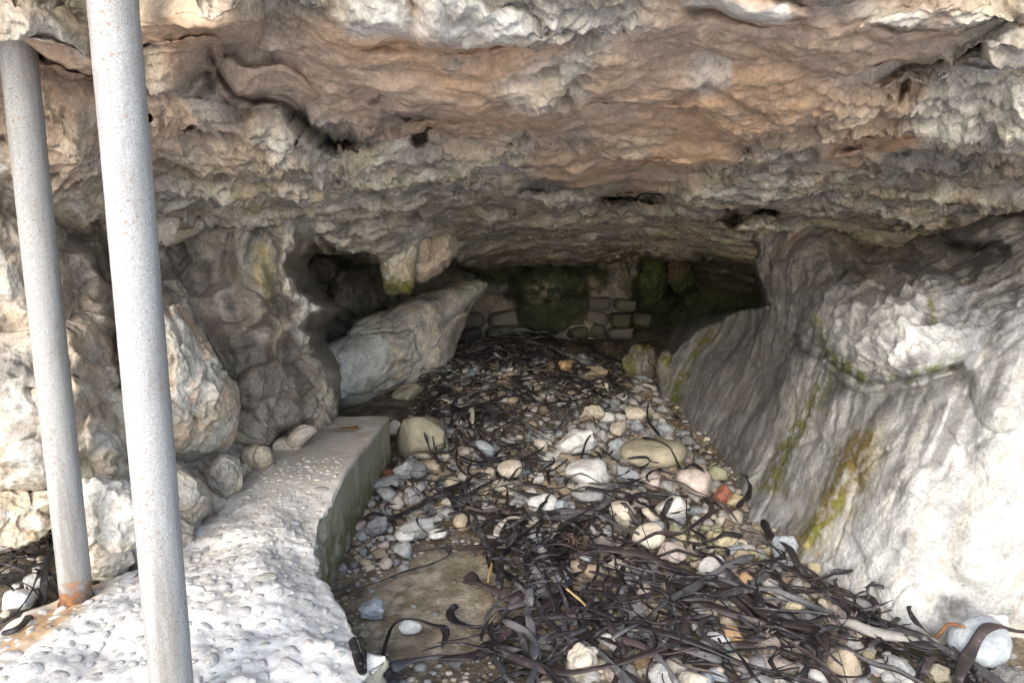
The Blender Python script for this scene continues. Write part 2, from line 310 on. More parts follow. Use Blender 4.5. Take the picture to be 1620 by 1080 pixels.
def left_carve(X, Y, Xw, Yw, q):
    D = 0
    for (cx, cy, rx, ry, an, h) in [(60, 640, 110, 130, 0, .22), (150, 560, 60, 120, 10, .12), (175, 690, 40, 60, 0, .10), (420, 640, 90, 60, -30, .18), (400, 560, 60, 130, -28, .15), (60, 450, 60, 80, 0, .1), (330, 400, 50, 70, 20, -.2), (120, 330, 50, 70, 0, -.2), (250, 390, 50, 60, 0, -.3), (40, 740, 70, 40, 0, .1)]:
        D = D - h * dome(Xw, Yw, cx, cy, rx, ry, an)
    for pts, h, w in [(PILLAR, .24, 17), ([(438, 372), (412, 420), (418, 470), (448, 515), (440, 550), (472, 590), (482, 640)], .20, 14), ([(400, 365), (380, 410), (392, 470), (410, 520)], .14, 14), ([(360, 350), (335, 400), (345, 470), (385, 560)], .10, 18), ([(300, 330), (250, 400), (240, 470)], .08, 14), ([(330, 300), (390, 330), (460, 345)], .08, 12), ([(90, 280), (160, 300), (200, 360)], .08, 12)]:
        D = D - h * stroke(X + (Xw - X) * .3, Y, pts, w, .9)
    for pts, dep, w, fl in [([(0, 765), (90, 770), (190, 765)], .25, 5, 12), ([(380, 700), (430, 690), (500, 650)], .25, 6, 18), ([(240, 300), (300, 290), (380, 320)], .2, 6, 25), ([(80, 270), (140, 262), (230, 285)], .25, 6, 30), ([(20, 600), (70, 610), (120, 590)], .08, 5, 14), ([(60, 500), (110, 540), (150, 600)], .08, 4, 12)]:
        D = D + ledge(Xw, Yw, pts, dep, w, fl)
    D = D + 0.35 * stroke(X, Y, [(100, 300), (165, 400), (190, 500), (205, 560)], 16, .8)
    sx = np.interp(Y, [p[1] for p in PILLAR], [p[0] for p in PILLAR]) + 6 * perlin(q * 4) + 8
    return D + np.clip(X - sx, 0, None) * .075 * sstep(330, 380, Y)
def left_relief(P, X, Y):
    w = P + .15 * np.stack([fbm(P * 2, 2), fbm(P * 2 + 31, 2), fbm(P * 2 + 67, 2)], 1)
    left_relief.r = ridged(w * np.array([3.2, 3.2, 2.0]), 4)
    f1, f2 = worley(w * 7); g1, g2 = worley(w * np.array([2.2, 2.2, 1.5]) + 5)
    return fbm(w * 1.6, 4) * .10 - .03 * sstep(.10, 0, g2 - g1) + left_relief.r * .03 - sstep(.3, .08, f1) * .03 + fbm(P * 14, 3) * .008
def left_paint(P, X, Y, d, N):
    n = fbm(P * 2, 4); n2 = fbm(P * 5 + 20, 4); n3 = fbm(P * 1.3 + 50, 3)
    c = mix(np.broadcast_to(CRUST * .95, P.shape), GREY, sstep(-.3, .4, n)); c = mix(c, PALE, .8 * sstep(0, .45, n2))
    c = mix(c, OCHRE * .9, .35 * sstep(0, .5, n3)); c = mix(c, PALE * .9, .5 * ell(X, Y, 60, 760, 240, 230, 0, .5) * sstep(-.4, .3, n2)); c = mix(c, np.array([.5, .4, .24]), .5 * ell(X, Y, 90, 680, 120, 110, 0, .5) * sstep(-.1, .4, n))
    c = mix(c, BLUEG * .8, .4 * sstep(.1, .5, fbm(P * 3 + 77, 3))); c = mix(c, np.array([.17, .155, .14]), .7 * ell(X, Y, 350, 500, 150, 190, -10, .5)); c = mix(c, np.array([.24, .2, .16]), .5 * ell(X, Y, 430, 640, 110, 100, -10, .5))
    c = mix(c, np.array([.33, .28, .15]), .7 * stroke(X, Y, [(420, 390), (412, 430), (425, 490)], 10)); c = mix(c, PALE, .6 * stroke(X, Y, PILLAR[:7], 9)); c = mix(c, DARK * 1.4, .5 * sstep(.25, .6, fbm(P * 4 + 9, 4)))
    return c * (1 + .22 * n2 + .12 * left_relief.r)[:, None]
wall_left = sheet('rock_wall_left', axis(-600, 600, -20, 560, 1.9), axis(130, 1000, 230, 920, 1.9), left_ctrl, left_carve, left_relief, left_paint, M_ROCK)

# ================================================================== RIGHT WALL
right_ctrl = [(1620, 250, 5.6), (1620, 330, 5.1), (1620, 500, 3.95), (1620, 700, 3.65), (1620, 1000, 3.45), (1620, 1100, 3.35), (1450, 1015, 3.42), (1450, 800, 3.75), (1450, 650, 4.1), (1500, 540, 4.15), (1400, 520, 4.4), (1420, 420, 5.4), (1400, 345, 6.2), (1520, 340, 5.6),
              (1290, 920, 4.02), (1290, 760, 4.5), (1300, 600, 5.0), (1300, 450, 5.5), (1300, 350, 6.3), (1200, 830, 4.9), (1200, 700, 5.6), (1210, 560, 6.3), (1225, 440, 6.3), (1130, 740, 6.1), (1110, 620, 7.1), (1060, 680, 7.2), (1040, 650, 7.6), (1130, 520, 7.7), (1180, 480, 7.4),
              (1900, 300, 4.6), (1900, 700, 3.0), (1900, 1050, 2.8), (2300, 700, 2.4), (1150, 850, 5.0), (1250, 960, 3.9), (1400, 1060, 3.3), (1200, 380, 6.6), (1300, 250, 6.5), (1450, 250, 5.6)]
RS = [(1205, 380), (1196, 410), (1205, 450), (1218, 482), (1170, 492), (1110, 520), (1065, 560), (1042, 600), (1035, 660), (1060, 720), (1130, 800)]
da = at(1400, 360, 5.3) - at(1215, 800, 4.95); da = da / np.linalg.norm(da); DB = np.cross(da, [0, 1, 0]); DB /= np.linalg.norm(DB); DC = np.cross(da, DB); ROT = np.stack([DB, DC, da], 1)
def right_carve(X, Y, Xw, Yw, q):
    D = 0
    for (cx, cy, rx, ry, an, h) in [(1410, 515, 145, 105, 0, .62), (1260, 470, 60, 110, 25, .15), (1560, 350, 75, 48, 5, .5), (1470, 340, 40, 60, 10, .1), (1480, 420, 60, 60, 0, -.1), (1500, 800, 150, 230, 0, .1), (1385, 410, 70, 70, 0, -.3), (1590, 570, 60, 120, 10, .08)]:
        D = D - h * dome(Xw, Yw, cx, cy, rx, ry, an)
    for pts, h, w in [([(1420, 600), (1340, 720), (1250, 880)], .10, 22), ([(1350, 590), (1270, 700), (1215, 820)], .10, 18), ([(1300, 560), (1210, 680), (1170, 760)], .08, 22), ([(1240, 500), (1130, 620), (1080, 700)], .10, 22), ([(1500, 600), (1420, 780)], .08, 26), ([(1310, 360), (1240, 470), (1290, 560)], .14, 20), ([(1360, 350), (1300, 450), (1290, 540)], .12, 16), ([(1450, 380), (1430, 440), (1460, 480)], .08, 8), ([(1500, 330), (1490, 390), (1530, 430)], .07, 9), ([(1620, 390), (1560, 420), (1500, 450)], .10, 10), ([(1580, 640), (1570, 800), (1530, 930)], .10, 24), ([(1230, 420), (1215, 460), (1240, 520)], .08, 10)]:
        D = D - .55 * h * stroke(X + (Xw - X) * .4, Y, pts, w * 1.2, .9)
    for pts, dep, w, fl in [([(1290, 545), (1330, 580), (1400, 605), (1470, 590), (1520, 560)], .45, 6, 24), ([(1330, 372), (1420, 356), (1500, 322), (1640, 285)], .8, 8, 26), ([(1500, 380), (1540, 398), (1610, 385)], .3, 5, 14), ([(1330, 400), (1400, 420), (1440, 400)], .2, 8, 30), ([(1480, 365), (1530, 395), (1600, 385)], .15, 5, 12), ([(1400, 470), (1460, 460), (1530, 430)], .12, 4, 14)]:
        D = D + ledge(Xw, Yw, pts, dep, w, fl)
    sx = np.interp(Y, [p[1] for p in RS], [p[0] for p in RS]) + 5 * perlin(q * 4)
    return D + np.clip(sx - X, 0, None) * (.06 + .25 * sstep(500, 470, Y)) * sstep(380, 410, Y) * sstep(800, 720, Y)
def right_relief(P, X, Y):
    R = P @ ROT; w = R + .10 * np.stack([fbm(P * 1.6, 2), fbm(P * 1.6 + 31, 2), 0 * P[:, 0]], 1)
    right_relief.dr = fbm(w * np.array([4.5, 4.5, .7]), 4); up = sstep(640, 480, Y)
    right_relief.rg = ridged(w * np.array([5.5, 5.5, 1.3]), 4)
    f1, f2 = worley((P + .1 * right_relief.dr[:, None]) * np.array([1.6, 1.6, 1.2]) + 3)
    return fbm(P * 1.2, 3) * .045 + right_relief.dr * .020 * (.4 + .6 * up) + right_relief.rg * .014 * (.15 + up) + ridged(P * 2.6 + 8, 5) * .010 - .012 * sstep(.06, 0, f2 - f1) + fbm(P * 9, 4) * .007 + ell(X, Y, 1410, 500, 150, 110, 0, .4) * (ridged(P * 4.5 + 2, 5) * .035 + fbm(P * 2.5 + 9, 3) * .06)
def right_paint(P, X, Y, d, N):
    R = P @ ROT; n = fbm(P * 1.8, 4); n2 = fbm(P * 5 + 20, 4); rag = sstep(-.35, .12, fbm(P * 15 + 60, 4) + .1); st = fbm(R * np.array([11, 11, .5]) + 4, 4); st2 = fbm(R * np.array([20, 20, .7]) + 44, 4)
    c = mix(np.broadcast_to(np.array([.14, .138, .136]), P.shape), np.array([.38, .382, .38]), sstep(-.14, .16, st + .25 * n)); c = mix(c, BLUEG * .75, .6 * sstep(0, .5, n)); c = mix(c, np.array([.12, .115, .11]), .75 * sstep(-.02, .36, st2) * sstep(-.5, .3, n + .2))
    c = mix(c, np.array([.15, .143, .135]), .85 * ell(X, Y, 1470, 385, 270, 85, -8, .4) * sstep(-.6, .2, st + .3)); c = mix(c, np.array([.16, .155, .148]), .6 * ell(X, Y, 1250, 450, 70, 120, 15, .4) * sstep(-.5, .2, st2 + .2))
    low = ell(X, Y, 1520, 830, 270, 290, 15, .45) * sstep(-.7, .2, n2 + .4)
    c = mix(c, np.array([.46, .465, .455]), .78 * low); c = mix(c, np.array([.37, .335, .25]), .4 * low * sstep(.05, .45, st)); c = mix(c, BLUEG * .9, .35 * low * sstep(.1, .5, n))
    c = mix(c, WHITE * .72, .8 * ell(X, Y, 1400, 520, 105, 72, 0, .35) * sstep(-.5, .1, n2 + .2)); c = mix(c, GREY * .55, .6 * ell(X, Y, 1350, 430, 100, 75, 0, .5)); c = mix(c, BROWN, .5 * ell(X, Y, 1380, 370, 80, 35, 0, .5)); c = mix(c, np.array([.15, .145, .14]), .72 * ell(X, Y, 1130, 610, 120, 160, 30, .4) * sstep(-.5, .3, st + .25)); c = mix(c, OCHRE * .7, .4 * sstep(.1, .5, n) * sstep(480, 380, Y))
    for pts, w in [([(1470, 600), (1425, 700), (1395, 800)], 16), ([(1335, 600), (1292, 690), (1240, 790)], 15), ([(1262, 550), (1200, 680), (1150, 760)], 20), ([(1190, 510), (1120, 640), (1080, 730)], 18), ([(1425, 615), (1352, 705), (1300, 770)], 13), ([(1545, 590), (1500, 690), (1470, 760)], 14), ([(1300, 400), (1250, 480), (1270, 560)], 14), ([(1370, 380), (1320, 470), (1300, 540)], 16), ([(1600, 450), (1570, 560), (1560, 640)], 12), ([(1230, 600), (1170, 700)], 9), ([(1160, 540), (1090, 660)], 8), ([(1500, 640), (1450, 740)], 8), ([(1390, 640), (1330, 730)], 6)]:
        c = mix(c, np.array([.105, .102, .10]), .78 * stroke(X + 16 * n + 6 * n2, Y, pts, w * (1 + .6 * n2), .95) * sstep(-.45, .2, st2 + .15))
    for pts, w, col, s in [([(1388, 692), (1362, 722), (1325, 775), (1290, 832), (1266, 885)], 31, np.array([.12, .09, .03]), 1.0), ([(1330, 790), (1300, 830), (1272, 875)], 12, ALGAE * 1.1, .8), ([(1310, 600), (1285, 640), (1265, 680), (1230, 740), (1208, 790)], 15, ALGAE * .75, .9), ([(1135, 520), (1095, 570), (1060, 625), (1045, 655)], 9, ALGAE * .8, .9), ([(1295, 545), (1320, 570), (1370, 595)], 9, ALGAE * .8, .9), ([(1410, 605), (1440, 600), (1520, 565)], 10, ALGAE * .7, .85), ([(1475, 480), (1482, 510)], 7, ALGAE, .8), ([(1300, 500), (1290, 540)], 5, ALGAE, .7),
                           ([(1540, 330), (1620, 335)], 10, ORANGE * .5, .6), ([(1470, 355), (1520, 345)], 8, ORANGE * .5, .6), ([(1285, 920), (1262, 880), (1290, 860)], 16, np.array([.55, .46, .25]), .6)]:
        if w > 20: c = mix(c, col, s * stroke(X + 8 * n2, Y + 10 * n, pts, w * (1 + .35 * n), .9) * sstep(-.9, -.1, n2 + .3 * st2) * (.6 + .4 * rag)); continue
        c = mix(c, col, s * stroke(X + 10 * n, Y, pts, w * (1 + .5 * n2), .95) * sstep(-.35, .15, st2 + .25 + .3 * n2) * rag)
    return c * (1 + .2 * n2 + .10 * right_relief.rg)[:, None]
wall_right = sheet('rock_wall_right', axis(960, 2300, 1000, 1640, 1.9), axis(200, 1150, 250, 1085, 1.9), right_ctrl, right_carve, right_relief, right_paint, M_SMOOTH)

# ================================================================== BACK WALL
back_ctrl = [(300, 350, 8.2), (300, 700, 8.2), (480, 400, 8.3), (560, 470, 8.8), (620, 420, 9.0), (480, 600, 8.0), (600, 640, 9.2), (720, 440, 10.2), (720, 600, 10.3), (850, 430, 10.3), (850, 580, 10.4), (990, 430, 10.5), (990, 600, 10.5), (1040, 440, 11.5), (1100, 560, 11.6), (1200, 430, 11.4), (1250, 560, 11), (1400, 450, 10), (1400, 700, 10), (850, 330, 10.5), (1100, 330, 11.5), (600, 330, 9)]
def back_carve(X, Y, Xw, Yw, q):
    D = 0
    for (cx, cy, rx, ry, an, h) in [(868, 470, 62, 62, 0, .55), (860, 440, 110, 35, 0, .45), (560, 465, 50, 45, 20, .5), (515, 420, 45, 30, 0, .5), (1030, 450, 45, 50, 0, .5), (1085, 435, 30, 26, 0, .4), (1150, 430, 40, 22, 0, .3)]:
        D = D - h * dome(Xw, Yw, cx, cy, rx, ry, an)
    return D
def back_relief(P, X, Y): return fbm(P * 1.8, 4) * .12 + ridged(P * 3, 3) * .04 + fbm(P * 9, 3) * .02
def back_paint(P, X, Y, d, N):
    n = fbm(P * 2, 4); n2 = fbm(P * 6 + 20, 3)
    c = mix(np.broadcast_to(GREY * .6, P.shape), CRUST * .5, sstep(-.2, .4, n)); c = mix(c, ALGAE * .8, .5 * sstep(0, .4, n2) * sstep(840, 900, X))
    ms = np.maximum.reduce([ell(X, Y, 865, 470, 62, 55, 0, .2), ell(X, Y, 860, 530, 25, 35, 0, .3), ell(X, Y, 850, 428, 130, 22, 0, .3), ell(X, Y, 1110, 480, 115, 110, 0, .12), ell(X, Y, 985, 545, 30, 50, 0, .3)])  # moss on the bulges; the widest ellipse paints the side chamber's darkness
    c = mix(c, MOSS_AND_GLOOM, ms * .95); c = mix(c, CRUST * .7, .5 * ell(X, Y, 862, 462, 26, 14, 0, .6) * sstep(.0, .5, n2 + .2)); c = mix(c, DARK * 1.6, .7 * ell(X, Y, 545, 440, 90, 70, 0, .4))  # last mix darkens the recess behind the pillar, shade put into the colour
    return c * (1 + .3 * n2)[:, None]
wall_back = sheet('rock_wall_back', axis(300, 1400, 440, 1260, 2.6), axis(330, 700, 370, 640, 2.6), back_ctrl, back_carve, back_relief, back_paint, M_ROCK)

# ================================================================== CAVE FLOOR
def floor_h(x, y):
    x, y = np.asarray(x, float), np.asarray(y, float)
    h = np.interp(y, [-2, 2.2, 4.5, 6, 8, 10.2, 12], [-.72, -.62, -.56, -.46, -.27, -.02, .1])
    h = h + np.where(x < -2.2, sstep(-1.95, -2.35, x) * .45 * sstep(6.5, 4.5, y), 0)
    h = h + .33 * np.exp(-((x + .2) / 1.0) ** 2 - ((y - 8.3) / 1.4) ** 2)
    q = np.stack([np.ravel(x), np.ravel(y), 0 * np.ravel(x)], 1)
    n = (fbm(q * 1.1, 3) * .05 + fbm(q * 4, 3) * .018).reshape(np.shape(x))
    sand = np.exp(-(((x + .48) / .5) ** 2 + ((y - 3.85) / .65) ** 2))
    return h + n * (1 - .85 * np.clip(sand * 1.3, 0, 1))
fx = np.arange(-6.5, 6.5, .03); fy = np.arange(.2, 12.2, .03); GX, GY = np.meshgrid(fx, fy); FP = np.stack([GX.ravel(), GY.ravel(), floor_h(GX, GY).ravel()], 1)
_FH = FP[:, 2].reshape(GX.shape).copy(); floor_exact = floor_h
def floor_h(x, y):
    u = np.clip((np.asarray(x, float) - fx[0]) / .03, 0, len(fx) - 1.001); v = np.clip((np.asarray(y, float) - fy[0]) / .03, 0, len(fy) - 1.001); i, j = u.astype(int), v.astype(int); a, b = u - i, v - j
    return (_FH[j, i] * (1 - a) + _FH[j, i + 1] * a) * (1 - b) + (_FH[j + 1, i] * (1 - a) + _FH[j + 1, i + 1] * a) * b
n = fbm(FP * 2.2, 4); n2 = fbm(FP * 9, 4); f1, _ = worley(FP * 16); FP[:, 2] += (.5 - f1) * .016
sand = np.exp(-(((FP[:, 0] + .46) / .62) ** 2 + ((FP[:, 1] - 3.8) / .75) ** 2)); sandm = sstep(.4, .7, sand + .25 * n)
fc = mix(np.broadcast_to(np.array([.13, .105, .075]), FP.shape), np.array([.26, .22, .16]), sstep(-.2, .5, n2)); fc = mix(fc, np.array([.05, .04, .032]), sstep(-.1, .4, n) * .7)
fc = mix(fc, mix(np.broadcast_to(np.array([.36, .315, .24]), FP.shape), np.array([.20, .165, .115]), sstep(-.1, .4, n2 + .6 * n)), sandm)
fc = mix(fc, np.array([.34, .29, .10]), .7 * sstep(.5, .9, np.exp(-(((FP[:, 0] - 1.45) / .35) ** 2 + ((FP[:, 1] - 4.35) / .3) ** 2))))
FP[:, 2] -= (.5 - f1) * .013 * sandm
floor_ob = obj('cave_floor', mesh_from('cave_floor', FP, grid_q(len(fy), len(fx)), fc), M_FLOOR, kind='structure')

# the open shore outside the cave, to the horizon; unseen, made pale to bounce light onto the ceiling
bm = bmesh.new(); S = 3000
for x, y in ((-S, -S), (S, -S), (S, S), (-S, S)): bm.verts.new((x, y, -.80))
bm.faces.new(bm.verts); me = bpy.data.meshes.new('ground'); bm.to_mesh(me); bm.free(); obj('ground', me, M_BEACH, kind='structure')

# the cliff round the cave, unseen, added to stop sky light leaking in (top, back, sides, and the face round the opening)
def cliff_sheet(fn, nu, nv):
    U, V = np.meshgrid(np.linspace(0, 1, nu), np.linspace(0, 1, nv)); P = fn(U.ravel(), V.ravel()); return P, grid_q(nv, nu)
VV, QQ, off = [], [], 0
for fn in (lambda u, v: np.stack([-14 + 28 * u, 1.75 + 2.2 * v + 0 * u, 2.62 + 7 * v], 1), lambda u, v: np.stack([-14 + 28 * u, 3.9 + 12 * v, 9.6 + .5 * v + 0 * u], 1), lambda u, v: np.stack([-14 + 28 * u, 15.5 + 0 * u, -1 + 11 * v], 1),
           lambda u, v: np.stack([-14 + 9.6 * u, 2.2 + 1.5 * u, -1 + 4.2 * v], 1), lambda u, v: np.stack([3.9 + 10 * u, 3.0 - .8 * u, -1 + 4.2 * v], 1), lambda u, v: np.stack([-13.5 + 0 * u, 2 + 14 * u, -1 + 11 * v], 1), lambda u, v: np.stack([13.5 + 0 * u, 2 + 14 * u, -1 + 11 * v], 1)):
    P, Q = cliff_sheet(fn, 120, 60); P = P + np.stack([0 * P[:, 0], fbm(P * .8, 4) * .25, 0 * P[:, 0]], 1); VV.append(P); QQ.append(Q + off); off += len(P)
obj('cliff', mesh_from('cliff', np.concatenate(VV), np.concatenate(QQ)), M_CLIFF, kind='structure')

# ================================================================== ROCKS WITH AN OUTLINE OF THEIR OWN
def smooth_loop(pts, n):
    p = np.array(pts, float); m = len(p); out = []
    t = np.linspace(0, m, n, endpoint=False); i = t.astype(int); f = (t - i)[:, None]
    a, b, c, d = p[(i - 1) % m], p[i % m], p[(i + 1) % m], p[(i + 2) % m]
    return .5 * (2 * b + (c - a) * f + (2 * a - 5 * b + 4 * c - d) * f * f + (3 * b - a - 3 * c + d) * f ** 3)
def blob(name, outline, Y, bulge, tilt=(0, 0), back=None, amp=.04, freq=2.5, paint=None, mat=None, nA=170, nR=70, power=2.2, parent=None, **kw):
    """closed rock: the outline is its widest girth, at distance Y (tilt: metres per 100 points along x, y); it swells towards the opening and away from it"""
    o = smooth_loop(outline, nA); c = o.mean(0); rr = np.sin(np.linspace(0.02, 1, nR) * math.pi / 2); rb = np.sin(np.linspace(1, .05, 14) * math.pi / 2)[1:]
    back = back or bulge; P = []
    for r, s, k in [(r, -1, bulge) for r in rr] + [(r, 1, back) for r in rb]:
        q = c + (o - c) * r; D = Y + tilt[0] * (q[:, 0] - c[0]) / 100 + tilt[1] * (q[:, 1] - c[1]) / 100 + s * k * np.sqrt(max(0, 1 - r ** power))
        P.append(at(q[:, 0], q[:, 1], D))
    nr = len(P); P = np.concatenate(P); cen = P.mean(0); N = P - cen; N /= np.linalg.norm(N, axis=1)[:, None]
    w = P + .1 * np.stack([fbm(P * 2.5, 2), fbm(P * 2.5 + 31, 2), fbm(P * 2.5 + 67, 2)], 1)
    d = fbm(w * freq, 4) * amp * 1.2 + ridged(w * freq * 1.3, 4) * amp * .8 + fbm(P * 14, 3) * amp * .2; g1, g2 = worley(w * freq * .9 + 5); d = d - amp * .7 * sstep(.10, 0, g2 - g1) + amp * .9 * (.45 - g1)
    P2 = P + N * d[:, None]; col = paint(P)
    base = P2.mean(0); base[2] = P2[:, 2].min()
    q = grid_q(nr, nA, closed=True)
    V = np.concatenate([P2, P2[:nA].mean(0)[None], P2[-nA:].mean(0)[None]]) - base; col = np.concatenate([col, col[:1], col[-1:]])
    i = np.arange(nA); j = (i + 1) % nA; a, b = len(P2), len(P2) + 1; e = (nr - 1) * nA
    tri = np.concatenate([np.stack([j, i, i * 0 + a, i * 0 + a], 1), np.stack([e + i, e + j, i * 0 + b, i * 0 + b], 1)])
    bmq = np.concatenate([q, tri])
    me = bpy.data.meshes.new(name); me.from_pydata(V.tolist(), [], q.tolist() + [t[:3] for t in tri.tolist()]); me.update()
    me.polygons.foreach_set('use_smooth', np.full(len(me.polygons), True))
    ca = me.color_attributes.new('col', 'FLOAT_COLOR', 'POINT'); ca.data.foreach_set('color', np.concatenate([np.clip(col, 0, 1), np.ones((len(V), 1))], 1).astype(np.float32).ravel())
    ob = obj(name, me, mat or M_ROCK, parent, **kw); ob.location = base; return ob
def pal(a, b, c=None, s=2.0, extra=None):
    def f(P):
        n = fbm(P * s + 3, 4); n2 = fbm(P * 6 + 20, 4); r = mix(np.broadcast_to(np.array(a), P.shape), b, sstep(-.25, .35, n))
        if c is not None: r = mix(r, c, .7 * sstep(.05, .45, n2))
        if extra is not None: r = extra(P, r)
        return r * (1 + .25 * n2)[:, None]
    return f
tan = np.array([.40, .31, .20])
G = 'boulders along the left wall'
blob('boulder', [(240, 478), (290, 495), (325, 545), (362, 590), (381, 635), (372, 680), (345, 712), (300, 730), (255, 732), (215, 715), (200, 600), (215, 500)], 4.15, .42, (.25, .0), paint=pal(CRUST, PALE * .9, OCHRE * .9, 2.2), amp=.05, label='big rounded brown-grey boulder leaning against the left wall behind the nearer post', cat='boulder', group=G)
blob('boulder', [(250, 735), (300, 742), (322, 752), (338, 782), (330, 806), (300, 832), (270, 850), (240, 840), (230, 780)], 3.75, .22, (.15, 0), paint=pal(CRUST, PALE, GREY), amp=.04, label='blocky pale rock wedged under the big rounded boulder', cat='boulder', group=G)
blob('boulder', [(330, 735), (350, 718), (374, 722), (385, 745), (378, 772), (355, 788), (335, 780), (326, 758)], 4.15, .16, paint=pal(GREY, CRUST, PALE), amp=.02, label='small round grey rock at the edge of the concrete ledge under the big boulder', cat='boulder', group=G)
blob('boulder', [(118, 765), (165, 752), (205, 762), (222, 800), (222, 850), (205, 892), (165, 915), (130, 905), (112, 850)], 3.25, .2, paint=pal(PALE, WHITE, CRUST), amp=.05, label='bright white rock between the two posts', cat='boulder', group=G)
blob('boulder', [(-70, 775), (0, 766), (80, 772), (95, 800), (80, 840), (30, 862), (-40, 866), (-90, 830)], 3.35, .2, paint=pal(PALE, tan, WHITE), amp=.05, label='pale tan rock at the left edge above the kelp pile', cat='boulder', group=G)
blob('boulder', [(380, 720), (400, 704), (425, 708), (432, 728), (418, 745), (392, 742)], 4.55, .1, paint=pal(GREY, CRUST), amp=.015, label='small flat stone beside the small round grey rock', cat='boulder', group=G)
blob('boulder', [(420, 705), (450, 685), (480, 672), (500, 680), (480, 702), (450, 728), (430, 732)], 5.0, .12, paint=pal(GREY, CRUST), amp=.03, label='low stone at the inner foot of the left wall by the ledge', cat='boulder', group=G)
def wb(P, r):
    c0 = at(560, 570, 7.4); d = np.linalg.norm((P - c0) * np.array([1, .3, 1]), axis=1); r = mix(r, WHITE * .95, sstep(.42, .3, d + .15 * fbm(P * 3, 3)))
    return mix(r, ALGAE * .9, .6 * sstep(.1, .5, fbm(P * 2 + 5, 3)) * sstep(8.0, 8.5, P[:, 1]))
blob('boulder', [(500, 652), (480, 610), (492, 565), (548, 525), (610, 492), (675, 462), (735, 445), (770, 450), (748, 490), (728, 535), (708, 585), (665, 606), (605, 632), (560, 648)], 8.1, .7, (.45, -.1), paint=pal(GREY, PALE * .9, CRUST, 2, wb), amp=.06, freq=1.3, label='large slanting grey boulder with a white patch, left of the back wall', cat='boulder')
def mossy(P, r): return mix(r, ALGAE * .75, .75 * sstep(-.1, .4, fbm(P * 4, 3) + .1))
blob('boulder', [(978, 585), (988, 560), (1010, 542), (1034, 552), (1044, 580), (1036, 612), (1010, 624), (986, 610)], 8.6, .3, paint=pal(DARK * 2, GREY * .5, None, 2, mossy), amp=.04, label='mossy yellow-green boulder at the back beside the right wall', cat='boulder')
blob('boulder', [(985, 622), (1005, 606), (1030, 610), (1043, 632), (1035, 652), (1005, 657), (982, 645)], 7.9, .22, paint=pal(BROWN * 1.2, GREY * .6), amp=.03, label='smooth brown boulder in front of the mossy boulder', cat='boulder')
blob('boulder', [(1042, 565), (1058, 555), (1068, 575), (1062, 605), (1048, 625), (1040, 600)], 8.2, .2, paint=pal(ALGAE * .7, GREY * .5), amp=.03, label='narrow green-stained rock against the right wall', cat='boulder')
# stalactite stub and hanging lumps that belong to the roof
def stal(P, r): return mix(r, ALGAE * .8, .9 * sstep(1.24, 1.10, P[:, 2] + .05 * fbm(P * 8, 2)))
def child_blob(name, *a, **k):
    o = blob(name, *a, **k); o.parent = ceiling; return o
child_blob('stalactite', [(596, 372), (610, 345), (650, 340), (672, 360), (662, 395), (656, 430), (652, 456), (630, 465), (608, 458), (602, 430)], 6.75, .2, paint=pal(CRUST, PALE, tan, 3, stal), amp=.03)
child_blob('hanging_lump', [(640, 370), (680, 345), (716, 365), (722, 395), (712, 418), (690, 438), (665, 446), (645, 430)], 7.0, .25, paint=pal(MAUVE, CRUST * .8), amp=.04)
child_blob('hanging_lump', [(1015, 410), (1050, 405), (1060, 440), (1050, 470), (1030, 482), (1010, 460)], 10.6, .3, paint=pal(MOSS_AND_GLOOM, MOSS_AND_GLOOM * 2), amp=.04)
child_blob('hanging_lump', [(1060, 405), (1090, 402), (1100, 425), (1090, 452), (1072, 462), (1058, 440)], 10.2, .25, paint=pal(MOSS_AND_GLOOM * 1.5, BROWN * .5), amp=.04)

# stones of the rough masonry at the back
M_MAS = rock_mat('old_masonry', .9, 40, .5, .2, .3, base=(1, 1, 1), objvar=True)
def rock_mesh(name, seed, sub=3, facets=9, flat=1.0, rough=.05):
    r = np.random.default_rng(seed); bm = bmesh.new(); bmesh.ops.create_icosphere(bm, subdivisions=sub, radius=1)
    V = np.array([v.co[:] for v in bm.verts]); nrm = r.normal(size=(facets, 3)); nrm /= np.linalg.norm(nrm, axis=1)[:, None]; dd = r.uniform(.5, .92, facets)
    dots = V @ nrm.T; s = np.where(dots > 1e-3, dd / np.maximum(dots, 1e-3), 9); rad = np.minimum(1, -np.log(np.exp(-22 * s).sum(1) + math.exp(-22)) / 22)
    rad = rad * (1 + rough * fbm(V * 2.2 + seed * 3.1, 3)); V = V * rad[:, None]; V /= np.abs(V).max(0); V[:, 2] *= flat
    for v, c in zip(bm.verts, V): v.co = c
    me = bpy.data.meshes.new(name); bm.to_mesh(me); bm.free(); me.polygons.foreach_set('use_smooth', np.full(len(me.polygons), True)); me.update(); return me
def block_mesh(name, seed):
    me = rock_mesh(name, seed, 3, 3, 1, .10); V = np.array([v.co[:] for v in me.vertices]); V = np.sign(V) * np.abs(V) ** .55; V *= (1 + .10 * fbm(V * 1.5 + seed, 3))[:, None]
    me.vertices.foreach_set('co', V.astype(np.float32).ravel()); me.update(); return me
MAS = [block_mesh('masonry_stone', 100 + i) for i in range(5)]
for me in MAS: me.materials.append(M_MAS)
rows = [(548, 11), (526, 11), (503, 12), (480, 11)]
